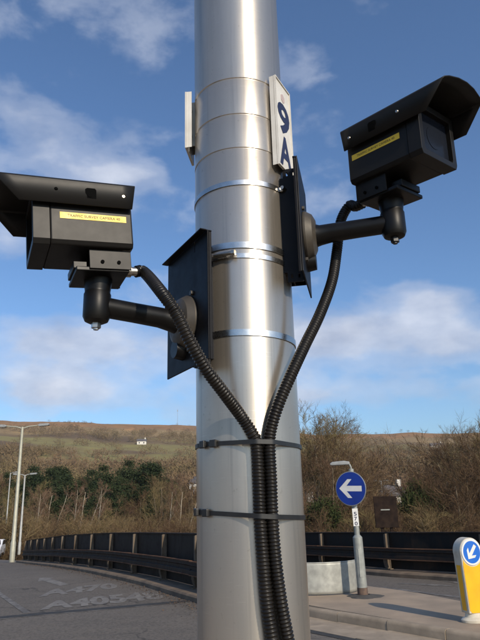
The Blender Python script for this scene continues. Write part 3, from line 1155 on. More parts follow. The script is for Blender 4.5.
def build_camera(side, phi, g, w, z0, z1, arm_phi, arm_z, arm_len, arm_sl, yaw, pitch, roll, lift, fo, so, label, lip):
    n = Vector((side * math.cos(phi), -math.sin(phi), 0))
    t = Vector((-side * math.sin(phi), -math.cos(phi), 0))   # towards the viewer
    axis = Vector((PX, PD, 0))
    zc = (z0 + z1) / 2
    root = empty('traffic_camera', axis + n * g + UP * z0)
    tag(root, label, 'camera', 'traffic survey cameras on the pole')
    B = 'bracket'
    # backing plate with its folded top lip
    pl = MB()
    pl.frame_box(axis + n * g, t, UP, n, (-w, w), (z0, z1), (0.0, 0.004))
    pl.frame_box(axis + n * g, t, UP, n, (-w, w), (z1 - 0.004, z1), (-0.008, -0.0002))
    pl.frame_box(axis + n * g, t, UP, n, (w - 0.004, w), (z0, z1 - 0.0045), (-0.007, -0.0002))
    if lip:
        pl.frame_box(axis + n * g, t, UP, n, (-w, w), (z1 - 0.003, z1 + 0.0005), (0.0045, 0.022))
    plate = pl.build('backing_plate', MT[B], root, bevel=0.0015)
    ch = MB()
    za, zb = z0 + 0.02, z1 - 0.03
    for sg in (-1, 1):
        ch.frame_box(axis, t, UP, n, (sg * 0.05 - 0.002, sg * 0.05 + 0.002), (za, zb), (math.sqrt(PRAD ** 2 - 0.05 ** 2) - 0.001, g - 0.001))
    ch.frame_box(axis, t, UP, n, (-0.047, 0.047), (za, zb), (PRAD + 0.004, PRAD + 0.008))
    ch.build('channel', MT[B], root)
    for zz, dr in ((zb, 1), (za, -1)):
        tb = perforated_tab(axis + n * (PRAD + 0.018) + t * 0.05 + UP * zz, n, UP * dr, t, 0.040, 0.026, 0.004, {(2, 2), (6, 2), (2, 1), (6, 1)} if True else set())
        tb.build('strap_lug', MT[B], root)
    # flange and arm
    c = axis + n * g + UP * arm_z
    a = Vector((side * math.cos(arm_phi), -math.sin(arm_phi), arm_sl)).normalized()
    E = c + a * arm_len
    fl = MB()
    fl.tube([c + n * 0.004, c + n * 0.010, c + n * 0.026, c + n * 0.034], [0.066, 0.066, 0.056, 0.040], 40)
    flange = fl.build('flange', MT['taupe'], root, smooth=30, bevel=0.001)
    lob = MB()
    lob.tube([c + n * 0.0045 - UP * 0.064 - t * 0.02, c + n * 0.028 - UP * 0.064 - t * 0.02], [0.026, 0.022], 20)
    lob.build('cable_gland', MT['black'], root, smooth=30)
    for ang in (60, 180 - 20, 285):
        q = c + (t * math.cos(R(ang)) + UP * math.sin(R(ang))) * 0.074
        bb = MB().tube([q + n * 0.004, q + n * 0.010], 0.0065, 6)
        bb.build('bolt', MT['taupe'], root)
    ar = MB()
    ar.tube([c + n * 0.02, c + n * 0.045, c + a * 0.075, c + a * arm_len * 0.62, E], [0.034, 0.0265, 0.0245, 0.0235, 0.0235], 28)
    arm = ar.build('arm', MT['black'], root, smooth=35)
    el = MB()
    el.tube([E - UP * 0.040, E - UP * 0.036, E - UP * 0.026, E + UP * 0.026, E + UP * 0.030, E + UP * 0.034, E + UP * 0.068], [0.018, 0.026, 0.0305, 0.0305, 0.0285, 0.0285, 0.033], 32)
    elb = el.build('elbow', MT['black'], root, smooth=35)
    bo = MB().tube([E - UP * 0.052, E - UP * 0.040], 0.011, 6)
    bo.tube([E - UP * 0.056, E - UP * 0.052], 0.006, 10)
    bo.build('bolt', MT['screw'] if side < 0 else MT['tie'], elb)
    # housing axes
    Fv = Vector((math.cos(yaw) * math.cos(pitch), math.sin(yaw) * math.cos(pitch), math.sin(pitch)))
    Sv = Vector((-math.sin(yaw), math.cos(yaw), 0))
    Uv = Fv.cross(Sv)
    S2 = Sv * math.cos(roll) + Uv * math.sin(roll)
    U2 = Fv.cross(S2)
    O = E + UP * lift + Fv * fo + S2 * so
    near = 1 if side < 0 else -1
    W, HW = 0.077, 0.087
    # mount under the housing: two cheeks, a floor and the knuckle top
    for sg in (-1, 1):
        mc = MB().frame_box(O - Fv * fo, Fv, S2, U2, (-0.058, 0.034), (sg * 0.058 - 0.002, sg * 0.058 + 0.002), (-0.046, -0.001))
        ck = mc.build('mount_cheek', MT['black_hood'], root, bevel=0.001)
        for ff in (-0.030, 0.006):
            hl = MB()
            q = O - Fv * fo + Fv * ff + U2 * -0.030 + S2 * sg * 0.0602
            hl.tube([q, q + S2 * sg * 0.0022], 0.0042, 10)
            hl.build('screw', MT['slot'], ck)
    mf = MB().frame_box(O - Fv * fo, Fv, S2, U2, (-0.054, 0.062), (-0.0555, 0.0555), (-0.050, -0.040))
    mf.frame_box(O - Fv * fo, Fv, S2, U2, (0.035, 0.066), (-0.040, 0.040), (-0.0395, -0.022))
    mf.build('mount_floor', MT['black'], root, bevel=0.002)
    # housing body
    body = MB()
    prof = [(-W + 0.006, 0.0), (W - 0.006, 0.0), (W, 0.010), (W, 0.136), (-W, 0.136), (-W, 0.010)]
    body.prism(prof, O, S2, U2, Fv, -0.062, 0.117)
    bd = body.build('housing', MT['black_hood'], root, bevel=0.004, segs=3)
    bez = MB()
    k = 0.0015
    outer = [(-W - k + 0.006, -k), (W + k - 0.006, -k), (W + k, 0.010), (W + k, 0.1365), (-W - k, 0.1365), (-W - k, 0.010)]
    inner = [(x * 0.80, 0.066 + (y - 0.066) * 0.78) for x, y in outer]
    vs = [O + S2 * x + U2 * y + Fv * f for f in (0.1176, 0.152) for x, y in outer] + [O + S2 * x + U2 * y + Fv * f for f in (0.152, 0.140) for x, y in inner]
    m = 6
    fs = []
    for q in range(m):
        r_ = (q + 1) % m
        fs += [(q, r_, r_ + m, q + m), (q + m, r_ + m, r_ + 2 * m, q + 2 * m), (q + 2 * m, r_ + 2 * m, r_ + 3 * m, q + 3 * m)]
    bez.add(vs, fs)
    bz = bez.build('front_bezel', MT['black_hood'], root, bevel=0.001)
    bm = bmesh.new(); bm.from_mesh(bz.data); bmesh.ops.recalc_face_normals(bm, faces=bm.faces); bm.to_mesh(bz.data); bm.free()
    gl = MB().prism([(x * 0.999, y) for x, y in inner], O, S2, U2, Fv, 0.136, 0.1402)
    gl.build('window', MT['glass'], root)
    le = MB().tube([O + U2 * 0.066 + Fv * 0.1403, O + U2 * 0.066 + Fv * 0.1412], 0.030, 28)
    le.build('lens', MT['glass'], root)
    # hood: one folded sheet, arched on top, sides cut back at the front
    hd = MB()
    cross = [(-HW - 0.004, 0.088), (-HW, 0.146), (-HW + 0.003, 0.1505), (-HW * 0.8, 0.155), (-HW * 0.4, 0.161), (0, 0.163), (HW * 0.4, 0.161), (HW * 0.8, 0.155), (HW - 0.003, 0.1505), (HW, 0.146), (HW + 0.004, 0.088)]
    nf = 10
    for (x, y) in cross:
        h = min(1.0, max(0.0, (y - 0.088) / 0.064))
        f1 = 0.180 + 0.052 * h + 0.010 * (1 - (x / HW) ** 2)
        f0 = -0.060 - 0.012 * h
        for j in range(nf + 1):
            hd.v.append(O + S2 * x + U2 * y + Fv * (f0 + (f1 - f0) * j / nf))
    for i in range(len(cross) - 1):
        for j in range(nf):
            q = i * (nf + 1) + j
            hd.f.append((q, q + 1, q + nf + 2, q + nf + 1))
    hood = hd.build('sun_hood', MT['black_hood'], root, smooth=20, solid=0.0026)
    # screws and the adjusting slot on the hood sides
    for sg in (-1, 1):
        sx = lambda u: sg * (HW + 0.004 - (u - 0.088) / 0.058 * 0.004 + 0.0014)
        for ff, uu, mat in ((-0.042, 0.118, 'screw'), (0.104, 0.122, 'screw' if sg != near or side > 0 else 'slot')):
            q = O + Fv * ff + U2 * uu + S2 * sx(uu)
            MB().tube([q, q + S2 * sg * 0.0022], [0.0042, 0.0032], 10).build('screw', MT[mat], hood, smooth=40)
        sl = MB()
        q = O + Fv * 0.030 + U2 * 0.117 + S2 * sx(0.117)
        poly = [(-0.006, -0.019), (0.004, -0.019), (0.009, -0.014), (0.009, -0.004), (0.012, 0.002), (0.012, 0.011), (0.008, 0.014), (-0.009, 0.014), (-0.012, 0.010), (-0.011, -0.014)]
        sl.prism(poly, q, Fv, U2, S2 * sg, -0.0006, 0.0007)
        slo = sl.build('slot', MT['slot'], hood)
        q2 = q - U2 * 0.004 + Fv * 0.003
        MB().tube([q2 + S2 * sg * 0.0008, q2 + S2 * sg * 0.0018], 0.0045, 10).build('screw', MT['slot'], hood)
        # yellow label with print on each side
        u0_, u1_ = 0.0595, 0.0745
        f0_, f1_ = -0.048, 0.096
        lb = MB().frame_box(O + S2 * sg * W, Fv, U2, S2 * sg, (f0_, f1_), (u0_, u1_), (0.0003, 0.0009))
        lo = lb.build('label', MT['yellow'], root)
        lo['label'] = 'yellow strip label with the words traffic survey camera'

        def place(u, v, sg=sg):
            uu = u if sg == near and side < 0 else u
            # reads left to right for someone facing this side
            dirn = -1 if sg > 0 else 1
            ff = (f0_ + 0.016 + (f1_ - f0_ - 0.030) * uu) if dirn > 0 else (f1_ - 0.016 - (f1_ - f0_ - 0.030) * uu)
            return O + Fv * ff + U2 * (u0_ + 0.0045 + 0.0062 * v) + S2 * sg * (W + 0.0013)
        text_mesh('TRAFFIC SURVEY CAMERA 40', 'print', MT['ink'], lo, place, 0.0, 2)
    # rear cable gland
    rg = MB()
    q = O - Fv * fo - Fv * 0.055 + U2 * -0.025
    rg.tube([q, q - Fv * 0.016], 0.014, 16)
    rg.tube([q - Fv * 0.016, q - Fv * 0.030], 0.0105, 16)
    rg.build('cable_gland', MT['screw'], root, smooth=40)
    return q - Fv * 0.028, -Fv, E


gl_L, dir_L, E_L = build_camera(-1, 0.5, 0.1582, 0.1237, 1.9384, 2.2517, 0.556, 2.056, 0.228, 0.039,
                                3.559, -0.085, 0.027, 0.110, 0.0, 0.004, 'black traffic camera with yellow label on the left arm, lit by the sun', True)
gl_R, dir_R, E_R = build_camera(1, 0.20, 0.164, 0.105, 2.160, 2.475, 0.255, 2.295, 0.229, 0.02,
                                -0.85, -0.047, 0.060, 0.112, 0.0, -0.004, 'black traffic camera on the right arm, seen from below against the sky', False)


def conduit(name, pts, label):
    path = catmull([Vector(p) for p in pts], 24)
    pitch = 0.0074
    cen = resample(path, pitch / 5)
    prof = [0.0140, 0.0140, 0.0132, 0.0116, 0.0122]
    rad = [prof[i % 5] for i in range(len(cen))]
    mb = MB()
    mb.tube(cen, rad, 16)
    o = mb.build(name, MT['conduit'], None, smooth=70)
    o.location = (0, 0, 0)
    return tag(o, label, 'conduit', 'corrugated conduits on the pole')


cl = [gl_L, gl_L + dir_L * 0.02]
for x, y, Y in ((160, 290.5, 1.225), (176, 313, 1.215), (190, 341, 1.225), (206, 369, 1.25), (224, 393, 1.285)):
    cl.append(at_depth(x, y, Y))
for x, y, o in ((241, 416, 0.026), (252, 433, 0.017), (256.5, 445, 0.0155), (258.5, 480, 0.0155), (260, 517, 0.0155), (263, 560, 0.0155), (267, 605, 0.016), (272, 640, 0.016), (278, 690, 0.016), (284, 760, 0.016)):
    cl.append(on_pole(x, y, o))
p_end = cl[-1]
cl += [Vector((p_end.x, p_end.y, z)) for z in (1.0, 0.6, 0.13)]
conduit('conduit', cl, 'black corrugated conduit hanging from the left camera down the pole')
cr = [gl_R, gl_R + dir_R * 0.025]
for x, y, Y in ((349, 206, 1.50), (340.5, 222, 1.50), (337, 250, 1.49), (332, 281, 1.46), (320, 314, 1.42), (305, 345, 1.385), (291, 375, 1.355), (279, 403, 1.345)):
    cr.append(at_depth(x, y, Y))
for x, y, o in ((271.5, 427, 0.018), (269.5, 445, 0.0155), (271, 480, 0.0155), (272.3, 517, 0.0155), (275.5, 560, 0.0155), (281.5, 605, 0.016), (288, 640, 0.016), (296, 690, 0.016), (304, 760, 0.016)):
    cr.append(on_pole(x, y, o))
p_end = cr[-1]
cr += [Vector((p_end.x, p_end.y, z)) for z in (1.0, 0.6, 0.13)]
conduit('conduit', cr, 'black corrugated conduit looping from the right camera down the pole')


def hull2d(pts):
    pts = sorted(set(pts))
    def half(ps):
        out = []
        for p in ps:
            while len(out) > 1 and (out[-1][0] - out[-2][0]) * (p[1] - out[-2][1]) - (out[-1][1] - out[-2][1]) * (p[0] - out[-2][0]) <= 0:
                out.pop()
            out.append(p)
        return out[:-1]
    return half(pts) + half(pts[::-1])


def cable_tie(yc, z, tilt, label, heads, xs):
    ps = []
    for k in range(120):
        w = 2 * math.pi * k / 120
        ps.append((round(PX + (PRAD + 0.001) * math.cos(w), 6), round(PD + (PRAD + 0.001) * math.sin(w), 6)))
    for x in xs:
        c = on_pole(x, yc, 0.0155)
        for k in range(24):
            w = 2 * math.pi * k / 24
            ps.append((round(c.x + 0.0146 * math.cos(w), 6), round(c.y + 0.0146 * math.sin(w), 6)))
    h = hull2d(ps)
    root = empty('cable_tie', (PX, PD, z))
    tag(root, label, 'cable tie', 'black cable ties round the pole')
    mb = MB()
    m = len(h)
    for x, y in h:
        d = Vector((x - PX, y - PD, 0))
        nn = d.normalized()
        dz = tilt * (x - PX)
        for o, zz in ((0, -0.0048), (0.002, -0.0048), (0.002, 0.0048), (0, 0.0048)):
            mb.v.append(Vector((x, y, z + zz + dz)) + nn * o)
    for k in range(m):
        a, b = 4 * k, 4 * ((k + 1) % m)
        for q in range(4):
            mb.f.append((a + q, b + q, b + (q + 1) % 4, a + (q + 1) % 4))
    mb.build('strap', MT['tie'], root, smooth=40)
    for px in heads:
        p = on_pole(px, yc, 0.0)
        d = Vector((p.x - PX, p.y - PD, 0)).normalized()
        t = Vector((-d.y, d.x, 0))
        O = Vector((PX, PD, z + tilt * (p.x - PX))) + d * (PRAD + 0.002)
        MB().frame_box(O, t, d, UP, (-0.009, 0.009), (0, 0.009), (-0.0085, 0.0085)).build('buckle', MT['tie'], root, bevel=0.002)
    p = on_pole(heads[0], yc, 0.0)
    d = Vector((p.x - PX, p.y - PD, 0)).normalized()
    t = Vector((d.y, -d.x, 0))
    O = Vector((PX, PD, z + tilt * (p.x - PX))) + d * (PRAD + 0.004)
    tl = MB().frame_box(O, t, d, UP, (0.009, 0.022), (0.0, 0.002), (-0.004, 0.004))
    tl.build('tail', MT['tie'], root)


cable_tie(443, 1.760, -0.030, 'black cable tie where the two conduits meet', (205, 215), (256.5, 269.5))
cable_tie(516, 1.607, -0.075, 'lower black cable tie below the meeting of the conduits', (199, 208), (260, 272.3))


# number plates
def number_plate(side, phi, g, w, z0, z1, label, text):
    n = Vector((side * math.cos(phi), -math.sin(phi), 0))
    t = Vector((-side * math.sin(phi), -math.cos(phi), 0))
    axis = Vector((PX, PD, 0))
    root = empty('number_plate', axis + n * g + UP * z0)
    tag(root, label, 'plate')
    MB().frame_box(axis + n * g, t, UP, n, (-w, w), (z0, z1), (0, 0.004)).build('plate', MT['plate_white'], root, bevel=0.001)
    rim = MB()
    for a, b in (((-w, -w + 0.003), (z0, z1)), ((w - 0.003, w), (z0, z1)), ((-w + 0.0032, w - 0.0032), (z0, z0 + 0.003)), ((-w + 0.0032, w - 0.0032), (z1 - 0.003, z1))):
        rim.frame_box(axis + n * g, t, UP, n, a, b, (0.0042, 0.007))
    rim.build('rim', MT['plate_white'], root)
    MB().frame_box(axis + n * g, t, UP, n, (w - 0.0015, w), (z0 + 0.001, z1 - 0.001), (-0.012, -0.0005)).build('folded_edge', MT['plate_white'], root)
    c = MB()
    for sg in (-1, 1):
        c.frame_box(axis, t, UP, n, (sg * 0.022 - 0.0015, sg * 0.022 + 0.0015), (z0 + 0.02, z1 - 0.02), (math.sqrt(PRAD ** 2 - 0.022 ** 2) - 0.002, g - 0.0005))
    c.build('channel', MT['galv'], root)
    for zz in (z0 + 0.05, z1 - 0.05):
        p = axis + n * (g - 0.004) + t * 0.024 + UP * zz
        MB().tube([p, p + t * 0.01], 0.006, 6).build('bolt', MT['screw'], root)
    if text:
        # lettering reads downwards, one character above the other
        hh = z1 - z0
        rd = -t if side > 0 else t
        rd = Vector((0, 0, 0)) + (t * -1 if side > 0 else t)
        for ch, a, b in ((text[0], 0.41, 0.765), (text[1], 0.035, 0.385)):
            def place(u, v, a=a, b=b):
                return axis + n * (g + 0.0048) + rd * ((u - 0.5) * 1.6 * w) + UP * (z0 + hh * (a + (b - a) * v))
            text_mesh(ch, 'character', MT['navy'], root, place, 0.03)
        q = axis + n * (g + 0.0042) + UP * (z0 + hh * 0.835)
        MB().prism([(math.cos(k * math.pi / 3 + 0.5) * 0.013, math.sin(k * math.pi / 3 + 0.5) * 0.014) for k in range(6)], q, t, UP, n, 0.0, 0.0008).build('emblem', MT['red'], root)


number_plate(1, 0.486, 0.1342, 0.0488, 2.4697, 2.7443, 'white number plate reading 9A on the right of the pole', '9A')
number_plate(-1, -0.12, 0.1390, 0.048, 2.575, 2.757, 'white plate seen edge on at the left of the pole', None)


# ------------------------------------------------------------------ arrow sign
def arrow_poly(s=1.0):
    # arrow pointing to -x, length about 1.5 in a disc of radius 1
    return [(-0.80, 0.0), (-0.20, 0.58), (0.10, 0.58), (-0.27, 0.17), (0.78, 0.17), (0.78, -0.17), (-0.27, -0.17), (0.10, -0.58), (-0.20, -0.58)]


def arrow_mesh(C, A, B, Nn, r, depth, ang=0.0):
    ca, sa = math.cos(ang), math.sin(ang)
    poly = [(r * (x * ca - y * sa), r * (x * sa + y * ca)) for x, y in arrow_poly()]
    vs = [C + A * x + B * y + Nn * depth for x, y in poly]
    # two convex-ish pieces of the head plus the shaft, each facing Nn
    fs = [(0, 3, 2, 1), (0, 6, 3), (0, 8, 7, 6), (3, 6, 5, 4)]
    mb = MB()
    mb.add(vs, fs)
    nrm = (vs[3] - vs[0]).cross(vs[2] - vs[0])
    if nrm.dot(Nn) < 0:
        mb.f = [tuple(reversed(f)) for f in mb.f]
    return mb


def build_arrow_sign():
    base = hit(363.3, 598.5, 0.13)
    root = empty('arrow_sign', base)
    tag(root, 'round blue sign with white arrow pointing left on a grey post', 'road sign')
    top = at_depth(351.0, 470, base.y)
    ax = (top - base).normalized()
    P = lambda h: base + ax * h
    Hs = (top - base).length
    low = MB()
    low.tube([P(-0.02), P(0.70), P(0.95), P(0.99)], [0.083, 0.080, 0.080, 0.046], 24)
    low.build('post_base', MT['galv_post'], root, smooth=35)
    MB().tube([P(0.0), P(0.17)], 0.086, 24).build('collar', MT['rustbrown'], root, smooth=35)
    dr = MB().frame_box(P(0.55) + Vector((0, 0, 0)), Vector((1, 0, 0)), Vector((0, 0, 1)), Vector((0, -1, 0)), (-0.03, 0.03), (-0.22, 0.22), (0.074, 0.083))
    dr.build('access_door', MT['galv_post'], root, bevel=0.004)
    MB().tube([P(0.98), P(Hs + 0.02)], 0.045, 20).build('post', MT['galv_post'], root, smooth=35)
    mound = MB()
    n = 28
    for i, (r, z) in enumerate(((0.36, 0.0), (0.33, 0.022), (0.24, 0.045), (0.13, 0.06), (0.085, 0.065))):
        for k in range(n):
            w = 2 * math.pi * k / n
            rr = r * (1 + 0.10 * math.sin(3 * w + 1) + 0.05 * math.sin(7 * w))
            mound.v.append(base + Vector((rr * math.cos(w) + 0.03, rr * math.sin(w) * 0.9, z)))
        if i:
            for k in range(n):
                a, b = (i - 1) * n + k, (i - 1) * n + (k + 1) % n
                mound.f.append((a, b, b + n, a + n))
    mo = mound.build('footing', MT['tar'], root, smooth=60)
    # disc
    yaw = R(-36)
    Nn = Vector((math.sin(yaw), -math.cos(yaw), 0))
    tl = (ax - Vector((0, 0, 1)))
    Nn = (Nn - ax * Nn.dot(ax)).normalized()
    A = ax.cross(Nn).normalized()     # to the right for someone facing the sign
    A = -A if A.x < 0 else A
    Bv = ax
    hc = (at_depth(352.6, 488.5, base.y) - base).dot(ax)
    C = P(hc) + Nn * 0.085
    rr = 0.286
    circ = lambda r, d, m=56: [C + A * r * math.cos(2 * math.pi * k / m) + Bv * r * math.sin(2 * math.pi * k / m) + Nn * d for k in range(m)]
    disc = MB().tube([C - Nn * 0.012, C + Nn * 0.0], rr, 64)
    d = disc.build('disc', MT['sign_grey'], root, smooth=40, bevel=0.002)
    MB().tube([C + Nn * 0.0005, C + Nn * 0.0025], rr - 0.012, 64).build('blue_face', MT['sign_blue'], d, smooth=40)
    arrow_mesh(C, A, Bv, Nn, 0.268, 0.0035, R(-3)).build('arrow', MT['sign_white'], d)
    cl_ = MB()
    for hh in (-0.16, 0.16):
        cl_.frame_box(P(hc + hh), A, Bv, Nn, (-0.06, 0.06), (-0.02, 0.02), (-0.05, 0.070))
    cl_.build('clamp', MT['galv_post'], root)
    # lighting unit over the sign
    q = P(Hs + 0.02)
    sw = MB()
    sw.tube([q - ax * 0.05, q + ax * 0.03, q + ax * 0.075 - A * 0.012 + Nn * 0.02, q + ax * 0.09 - A * 0.05 + Nn * 0.06], 0.018, 12)
    sw.build('lamp_arm', MT['galv_post'], root, smooth=60)
    hd = MB()
    w = -A * 0.85 + Nn * 0.4
    w.normalize()
    s2 = ax.cross(w).normalized()
    st = q + ax * 0.085 - A * 0.0 + Nn * 0.03
    poly = [(0.0, 0.035), (0.10, 0.055), (0.30, 0.045), (0.345, 0.015), (0.33, -0.012), (0.0, -0.015)]
    hd.prism(poly, st, w, ax, s2, -0.06, 0.06)
    hd.build('lamp_head', MT['lantern'], root, bevel=0.012)
    # white number strip down the post
    f2 = Vector((-0.15, -0.99, 0))
    f2 = (f2 - ax * f2.dot(ax)).normalized()
    s3 = ax.cross(f2).normalized()
    s3 = s3 if s3.x > 0 else -s3
    h1 = (at_depth(356, 526, base.y) - base).dot(ax)
    h2 = (at_depth(354, 508.5, base.y) - base).dot(ax)
    strip = MB().frame_box(P(0), s3, ax, f2, (-0.047, 0.047), (h1, h2), (0.046, 0.049))
    so = strip.build('number_strip', MT['sign_white'], root, bevel=0.001)
    for k, ch in enumerate('570'):
        a = h2 - 0.04 - (k + 1) * 0.078
        text_mesh(ch, 'digit', MT['navy'], so, lambda u, v, a=a: P(a + 0.062 * v) + s3 * ((u - 0.5) * 0.05) + f2 * 0.0505, 0.02)


build_arrow_sign()


def build_bollard():
    base = hit(476, 621.5, 0.131)
    root = empty('keep_left_bollard', base)
    tag(root, 'yellow and cream bollard with round blue arrow sign on the traffic island', 'bollard')
    yaw = R(14)
    Nn = Vector((math.sin(yaw), -math.cos(yaw), 0))
    A = Vector((math.cos(yaw), math.sin(yaw), 0))
    O = base
    ft = MB()
    n = 36
    prof = [(0.23, 0.0), (0.235, 0.03), (0.21, 0.05), (0.165, 0.065), (0.155, 0.12)]
    for i, (r, z) in enumerate(prof):
        for k in range(n):
            w = 2 * math.pi * k / n
            ft.v.append(O + A * r * math.cos(w) + Nn * r * 0.72 * math.sin(w) + UP * z)
        if i:
            for k in range(n):
                a, b = (i - 1) * n + k, (i - 1) * n + (k + 1) % n
                ft.f.append((a, b, b + n, a + n))
    ft.f.append(tuple(len(prof) * n - n + k for k in range(n)))
    ft.build('foot', MT['cream'], root, smooth=40)
    # shell: tapered body with a round head, extruded front to back
    def outline(inset=0.0, z0=0.115):
        pts = [(-0.165 + inset, z0 + inset), (0.165 - inset, z0 + inset)]
        r = 0.195 - inset
        cz = 0.915
        for k in range(0, 25):
            w = -0.25 + (math.pi + 0.5) * k / 24
            pts.append((r * math.cos(w), cz + r * math.sin(w)))
        return pts
    sh = MB()
    sh.prism(outline(), O, A, UP, Nn, -0.11, 0.11)
    sh.build('shell', MT['cream'], root, smooth=35, bevel=0.018, segs=3)
    fp = MB()
    panel = [(-0.150, 0.16), (-0.115, 0.125), (0.115, 0.125), (0.150, 0.16), (0.172, 0.73)]
    for k in range(0, 13):
        w = -0.55 - (math.pi - 1.1) * k / 12
        panel.append((0.193 * math.cos(w), 0.915 + 0.193 * math.sin(w)))
    panel.append((-0.172, 0.73))
    for sg in (1, -1):
        f = MB()
        f.prism(panel, O, A, UP, Nn * sg, 0.1105, 0.1145)
        f.build('yellow_panel', MT['boll_yellow'], root, bevel=0.001)
        C = O + UP * 0.915 + Nn * sg * 0.111
        Ad = A * sg
        MB().tube([C, C + Nn * sg * 0.012], [0.182, 0.174], 48).build('disc_rim', MT['sign_white'], root, smooth=30)
        MB().tube([C + Nn * sg * 0.0122, C + Nn * sg * 0.0135], 0.150, 48).build('blue_disc', MT['sign_blue2'], root, smooth=30)
        arrow_mesh(C, Ad, UP, Nn * sg, 0.145, 0.0142, R(52)).build('arrow', MT['sign_white'], root)
        for e in (-1, 1):
            s = MB()
            pl = [(-0.052, 0.15), (0.052, 0.15), (0.060, 0.74), (-0.060, 0.74)]
            if sg > 0:
                fr_ = [(d_, z_) for d_, z_ in pl]
                vs = []
                for off in (0.0008, 0.004):
                    for d_, z_ in fr_:
                        x = 0.165 + (0.189 - 0.165) * (z_ - 0.115) / (0.86 - 0.115)
                        vs.append(O + A * e * (x + off) + Nn * d_ + UP * z_)
                s.add(vs, [(0, 1, 2, 3), (4, 5, 6, 7), (0, 1, 5, 4), (1, 2, 6, 5), (2, 3, 7, 6), (3, 0, 4, 7)])
                so = s.build('side_panel', MT['boll_yellow'], root)
                bm = bmesh.new(); bm.from_mesh(so.data); bmesh.ops.recalc_face_normals(bm, faces=bm.faces); bm.to_mesh(so.data); bm.free()


build_bollard()
for o_ in bpy.data.objects:
    if o_.name.startswith('keep_left_bollard'):
        o_.scale = (0.82, 0.82, 0.91)


# ------------------------------------------------------------------ lamp columns, car, far things
def lamp_column(px_b, py_b, px_t, py_t, Y, mat, label, arms=(1, -1), arm=1.25, r0_=0.10, ground=None, group='street lamp columns'):
    top = at_depth(px_t, py_t, Y)
    X = top.x
    gz = road_z(Y) if ground is None else ground
    root = empty('street_lamp', (X, Y, gz))
    tag(root, label, 'street lamp', group)
    H_ = top.z - gz
    c = MB()
    c.tube([(X, Y, gz), (X, Y, gz + 1.1), (X, Y, gz + 1.2), (X, Y, top.z)], [r0_ * 1.25, r0_ * 1.25, r0_, r0_ * 0.62], 14)
    c.build('column', mat, root, smooth=35)
    for sg in arms:
        a = MB()
        a.tube([(X, Y, top.z - 0.1), (X + sg * arm * 0.4, Y, top.z + 0.02), (X + sg * arm, Y, top.z + 0.08)], [0.05, 0.04, 0.035], 8)
        ao = a.build('arm', mat, root, smooth=50)
        hd = MB()
        hd.prism([(0, -0.05), (0.1, -0.09), (0.62, -0.08), (0.70, -0.02), (0.62, 0.07), (0.1, 0.07), (0, 0.03)], Vector((X + sg * arm, Y, top.z + 0.09)), Vector((sg, 0, 0.05)), UP, Vector((0, 1, 0)), -0.13, 0.13)
        hd.build('lantern', MT['lantern'], ao, bevel=0.02)
    return root


lamp_column(10, 562, 22.5, 427, 38.0, MT['lamp_col'], 'tall pale double armed street lamp at the far left of the road', (1, -1), 1.0, 0.125)
lamp_column(20, 556, 25, 475, 62.0, MT['lamp_col2'], 'grey street lamp second from the left, behind the tall pale one', (1, -1), 0.5, 0.12)
lamp_column(383, 520, 381, 481, 118.0, MT['lamp_col2'], 'small distant double armed lamp above the brown sign back', (1, -1), 0.8, 0.10, -8.0)
lamp_column(4, 540, 10.5, 473, 85.0, MT['lamp_col2'], 'most distant thin street lamp at the left edge', (1,), 0.6, 0.10, -3.0)


def build_car():
    p = at_depth(-7.5, 556, 60.0)
    gz = road_z(60.0)
    root = empty('parked_car', (p.x, 60.0, gz))
    tag(root, 'white car at the far left edge beside the tall lamp', 'car')
    O = Vector((p.x, 60.0, gz))
    A = Vector((0.25, -0.97, 0)).normalized()     # heading towards the camera
    B = Vector((-A.y, A.x, 0))
    side = [(-2.05, 0.32), (-2.1, 0.75), (-1.95, 0.98), (-1.3, 1.42), (0.2, 1.47), (0.95, 1.02), (1.95, 0.82), (2.1, 0.62), (2.08, 0.30), (1.6, 0.24), (-1.6, 0.24)]
    bd = MB()
    bd.prism(side, O, A, UP, B, -0.86, 0.86)
    body = bd.build('body', MT['car_white'], root, smooth=30, bevel=0.07, segs=3)
    w = MB().frame_box(O, Vector((A.x, A.y, 0)), B, UP, (0.0, 0.0), (0, 0), (0, 0))
    ws = MB()
    q = [O + A * 0.30 + UP * 1.41, O + A * 0.93 + UP * 1.05]
    ws.add([q[0] + B * 0.62, q[0] - B * 0.62, q[1] - B * 0.74, q[1] + B * 0.74], [(0, 1, 2, 3)])
    for v in ws.v:
        v += (A * 0.5 + UP * 0.86) * 0.012
    ws.build('windscreen', MT['glass'], root, solid=0.006)
    for sg in (-1, 1):
        sw = MB().prism([(-1.25, 1.36), (0.15, 1.40), (0.78, 1.03), (-1.75, 1.0)], O + B * sg * 0.861, A, UP, B * sg, 0.0, 0.012)
        sw.build('side_window', MT['glass'], root)
        MB().prism([(0.66, 0.60), (0.84, 0.64), (0.80, 0.74), (0.55, 0.72)], O + A * 2.06 - UP * 0.0, B * sg, UP, A, 0.02, 0.05).build('headlight', MT['sign_white'], root)
        for ff in (-1.3, 1.3):
            c = O + A * ff + UP * 0.31 + B * sg * 0.70
            ty = MB().tube([c, c + B * sg * 0.17], 0.31, 24).build('wheel', MT['tyre'], root, smooth=35)
            MB().tube([c + B * sg * 0.171, c + B * sg * 0.18], 0.19, 16).build('rim', MT['lantern'], ty, smooth=35)
    MB().frame_box(O + A * 2.09, B, UP, A, (-0.7, 0.7), (0.30, 0.52), (0.0, 0.03)).build('grille', MT['tyre'], root)


build_car()


